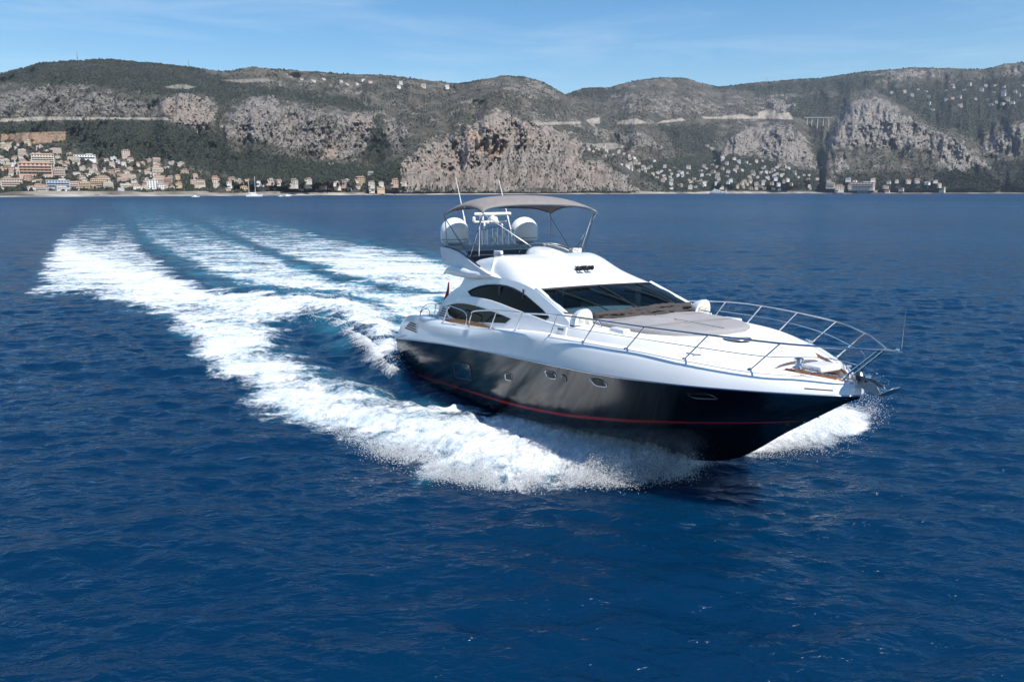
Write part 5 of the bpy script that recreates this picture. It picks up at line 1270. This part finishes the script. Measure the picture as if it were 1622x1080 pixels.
BOATW = mat('boat_white', (.78, .79, .80), .3); BOATB = mat('boat_blue_hull', (.05, .10, .18), .3)
def hull_loft(L, W, H, n=14, bow=1.0):
    secs = []
    for k in range(n):
        t = k / (n - 1); w = W / 2 * min(1, (1 - t ** 3.2)) * (.82 + .18 * min(1, t * 4)); sh = H * (1 + .30 * t * t)
        secs.append([(-L / 2 + L * t * (.94), -w * .25, -.25 * H), (-L / 2 + L * t * .96, -w * .86, .1 * H), (-L / 2 + L * t, -w, sh), (-L / 2 + L * t, 0, sh + .05 * H), (-L / 2 + L * t, w, sh), (-L / 2 + L * t * .96, w * .86, .1 * H), (-L / 2 + L * t * .94, w * .25, -.25 * H)])
    return secs
def boat_root(name, u, v, yaw, label, cat, group=None):
    x, y = [float(q) for q in on_water(u, v)]; o = bpy.data.objects.new(name, None); C.objects.link(o); o.location = (x, y, 0); o.rotation_euler = (0, 0, -math.atan2(x, y) + yaw)
    return props(o, label, cat, group)
sy = boat_root('sailing_yacht', 403, 311.6, math.radians(12), 'white two masted sailing yacht with bare masts off the left shore', 'sailing yacht')
b = MB(); b.loft(hull_loft(21, 4.6, 2.0), cap0=True, cap1=True); b.build('hull', BOATW, sy)
b = MB(); b.box((-.5, 0, 2.6), (8, 2.6, 1.1), taper=.8); b.build('coachroof', BOATW, sy, bevel=.1)
b = MB(); b.tube([(1.5, 0, 1.6), (1.5, 0, 25)], [.36, .24], 8); b.tube([(1.5, -1.4, 12), (1.5, 1.4, 12)], .07, 5); b.tube([(1.5, -1.1, 19), (1.5, 1.1, 19)], .07, 5); b.build('mast', BOATW, sy)
b = MB(); b.tube([(-6.2, 0, 1.6), (-6.2, 0, 20)], [.30, .20], 8); b.tube([(-6.2, -1.0, 11), (-6.2, 1.0, 11)], .07, 5); b.build('mast', BOATW, sy)
b = MB(); b.tube([(1.5, 0, 4.4), (-5.4, 0, 4.5)], .42, 8); b.build('boom', BOATW, sy)
b = MB()
for p, q in (((1.5, 0, 24.5), (10.2, 0, 2.7)), ((-6.2, 0, 19.8), (-10.3, 0, 2.2)), ((1.5, 0, 24.5), (1.2, 2.2, 2.0)), ((1.5, 0, 24.5), (1.2, -2.2, 2.0))): b.tube([p, q], .05, 4)
b.build('rigging', MASTM, sy)
def launch(u, v, L, yaw, label):
    o = boat_root('motor_boat', u, v, yaw, label, 'motor boat', 'small boats off the left shore')
    b = MB(); b.loft(hull_loft(L, L * .32, L * .10, 10), cap0=True, cap1=True); b.build('hull', BOATW, o)
    b = MB(); b.box((-.05 * L, 0, L * .17), (L * .42, L * .22, L * .12), taper=.75); b.build('cabin', BOATW, o, bevel=.1)
    b = MB(); b.box((.11 * L, 0, L * .18), (L * .06, L * .20, L * .07)); b.build('windscreen', WINDOW, o)
launch(310, 312.4, 9, .2, 'small white motor boat alone left of the sailing yacht')
launch(445, 311.6, 7, -.3, 'nearer of two white motor boats right of the sailing yacht')
launch(456, 311.4, 9, .4, 'larger of two white motor boats right of the sailing yacht')
su = boat_root('superyacht', 1138, 306.9, math.radians(-14), 'big white superyacht anchored before the right hillside village', 'superyacht')
b = MB(); b.loft(hull_loft(48, 9, 4.2, 20), cap0=True, cap1=True); b.build('hull', BOATW, su)
b = MB(); b.loft([[(-23.6 + 46 * t, s * (4.6 * min(1, 1 - t ** 3.2) * (.82 + .18 * min(1, t * 4)) - .25), .55) for s in (-1, 1)] for t in np.linspace(0, .9, 12)]); b.build('boot_top', BOATB, su)
for nm, x, z, l, w, h in (('main_deck', -5, 5.6, 31, 7.6, 2.6), ('upper_deck', -7, 8.1, 23, 6.8, 2.4), ('sun_deck', -9, 10.3, 14, 5.6, 1.8)):
    b = MB(); b.box((x, 0, z), (l, w, h), taper=.86); dk = b.build(nm, BOATW, su, bevel=.25)
    b = MB(); b.box((x - .3, 0, z + .15), (l * .90, w * .96, h * .36), taper=.97); b.build('window_band', WINDOW, dk)
b = MB(); b.tube([(-11, -1.4, 11), (-11.6, 0, 14.8), (-11, 1.4, 11)], .3, 6); b.tube([(-11.6, 0, 14.6), (-11.9, 0, 18.5)], .12, 6); b.lathe((-9.6, 0, 11.2), [(.9, 0), (1.1, .8), (.8, 1.6), (0, 1.9)], 12); b.build('radar_arch', BOATW, su)

# ------------------------------------------------------------------ the air over the bay
hz = MB(); hz.add([(x, y, z) for z in (-9, 900) for x, y in ((-9600, -6600), (9600, -6600), (9600, 9000), (-9600, 9000))], [(3, 2, 1, 0), (4, 5, 6, 7), (0, 1, 5, 4), (1, 2, 6, 5), (2, 3, 7, 6), (3, 0, 4, 7)])
hm = bpy.data.materials.new('sea_haze'); hm.use_nodes = True
for n in list(hm.node_tree.nodes): hm.node_tree.nodes.remove(n)
ho = hm.node_tree.nodes.new('ShaderNodeOutputMaterial'); hv = hm.node_tree.nodes.new('ShaderNodeVolumePrincipled')
hv.inputs['Color'].default_value = (.72, .84, 1.0, 1); hv.inputs['Density'].default_value = 0.000042; hv.inputs['Anisotropy'].default_value = 0.2
hm.node_tree.links.new(hv.outputs[0], ho.inputs['Volume'])
haze = hz.build('haze', hm, None, smooth=0)
props(haze, 'thin pale blue sea haze over the bay', 'haze', None, 'stuff')
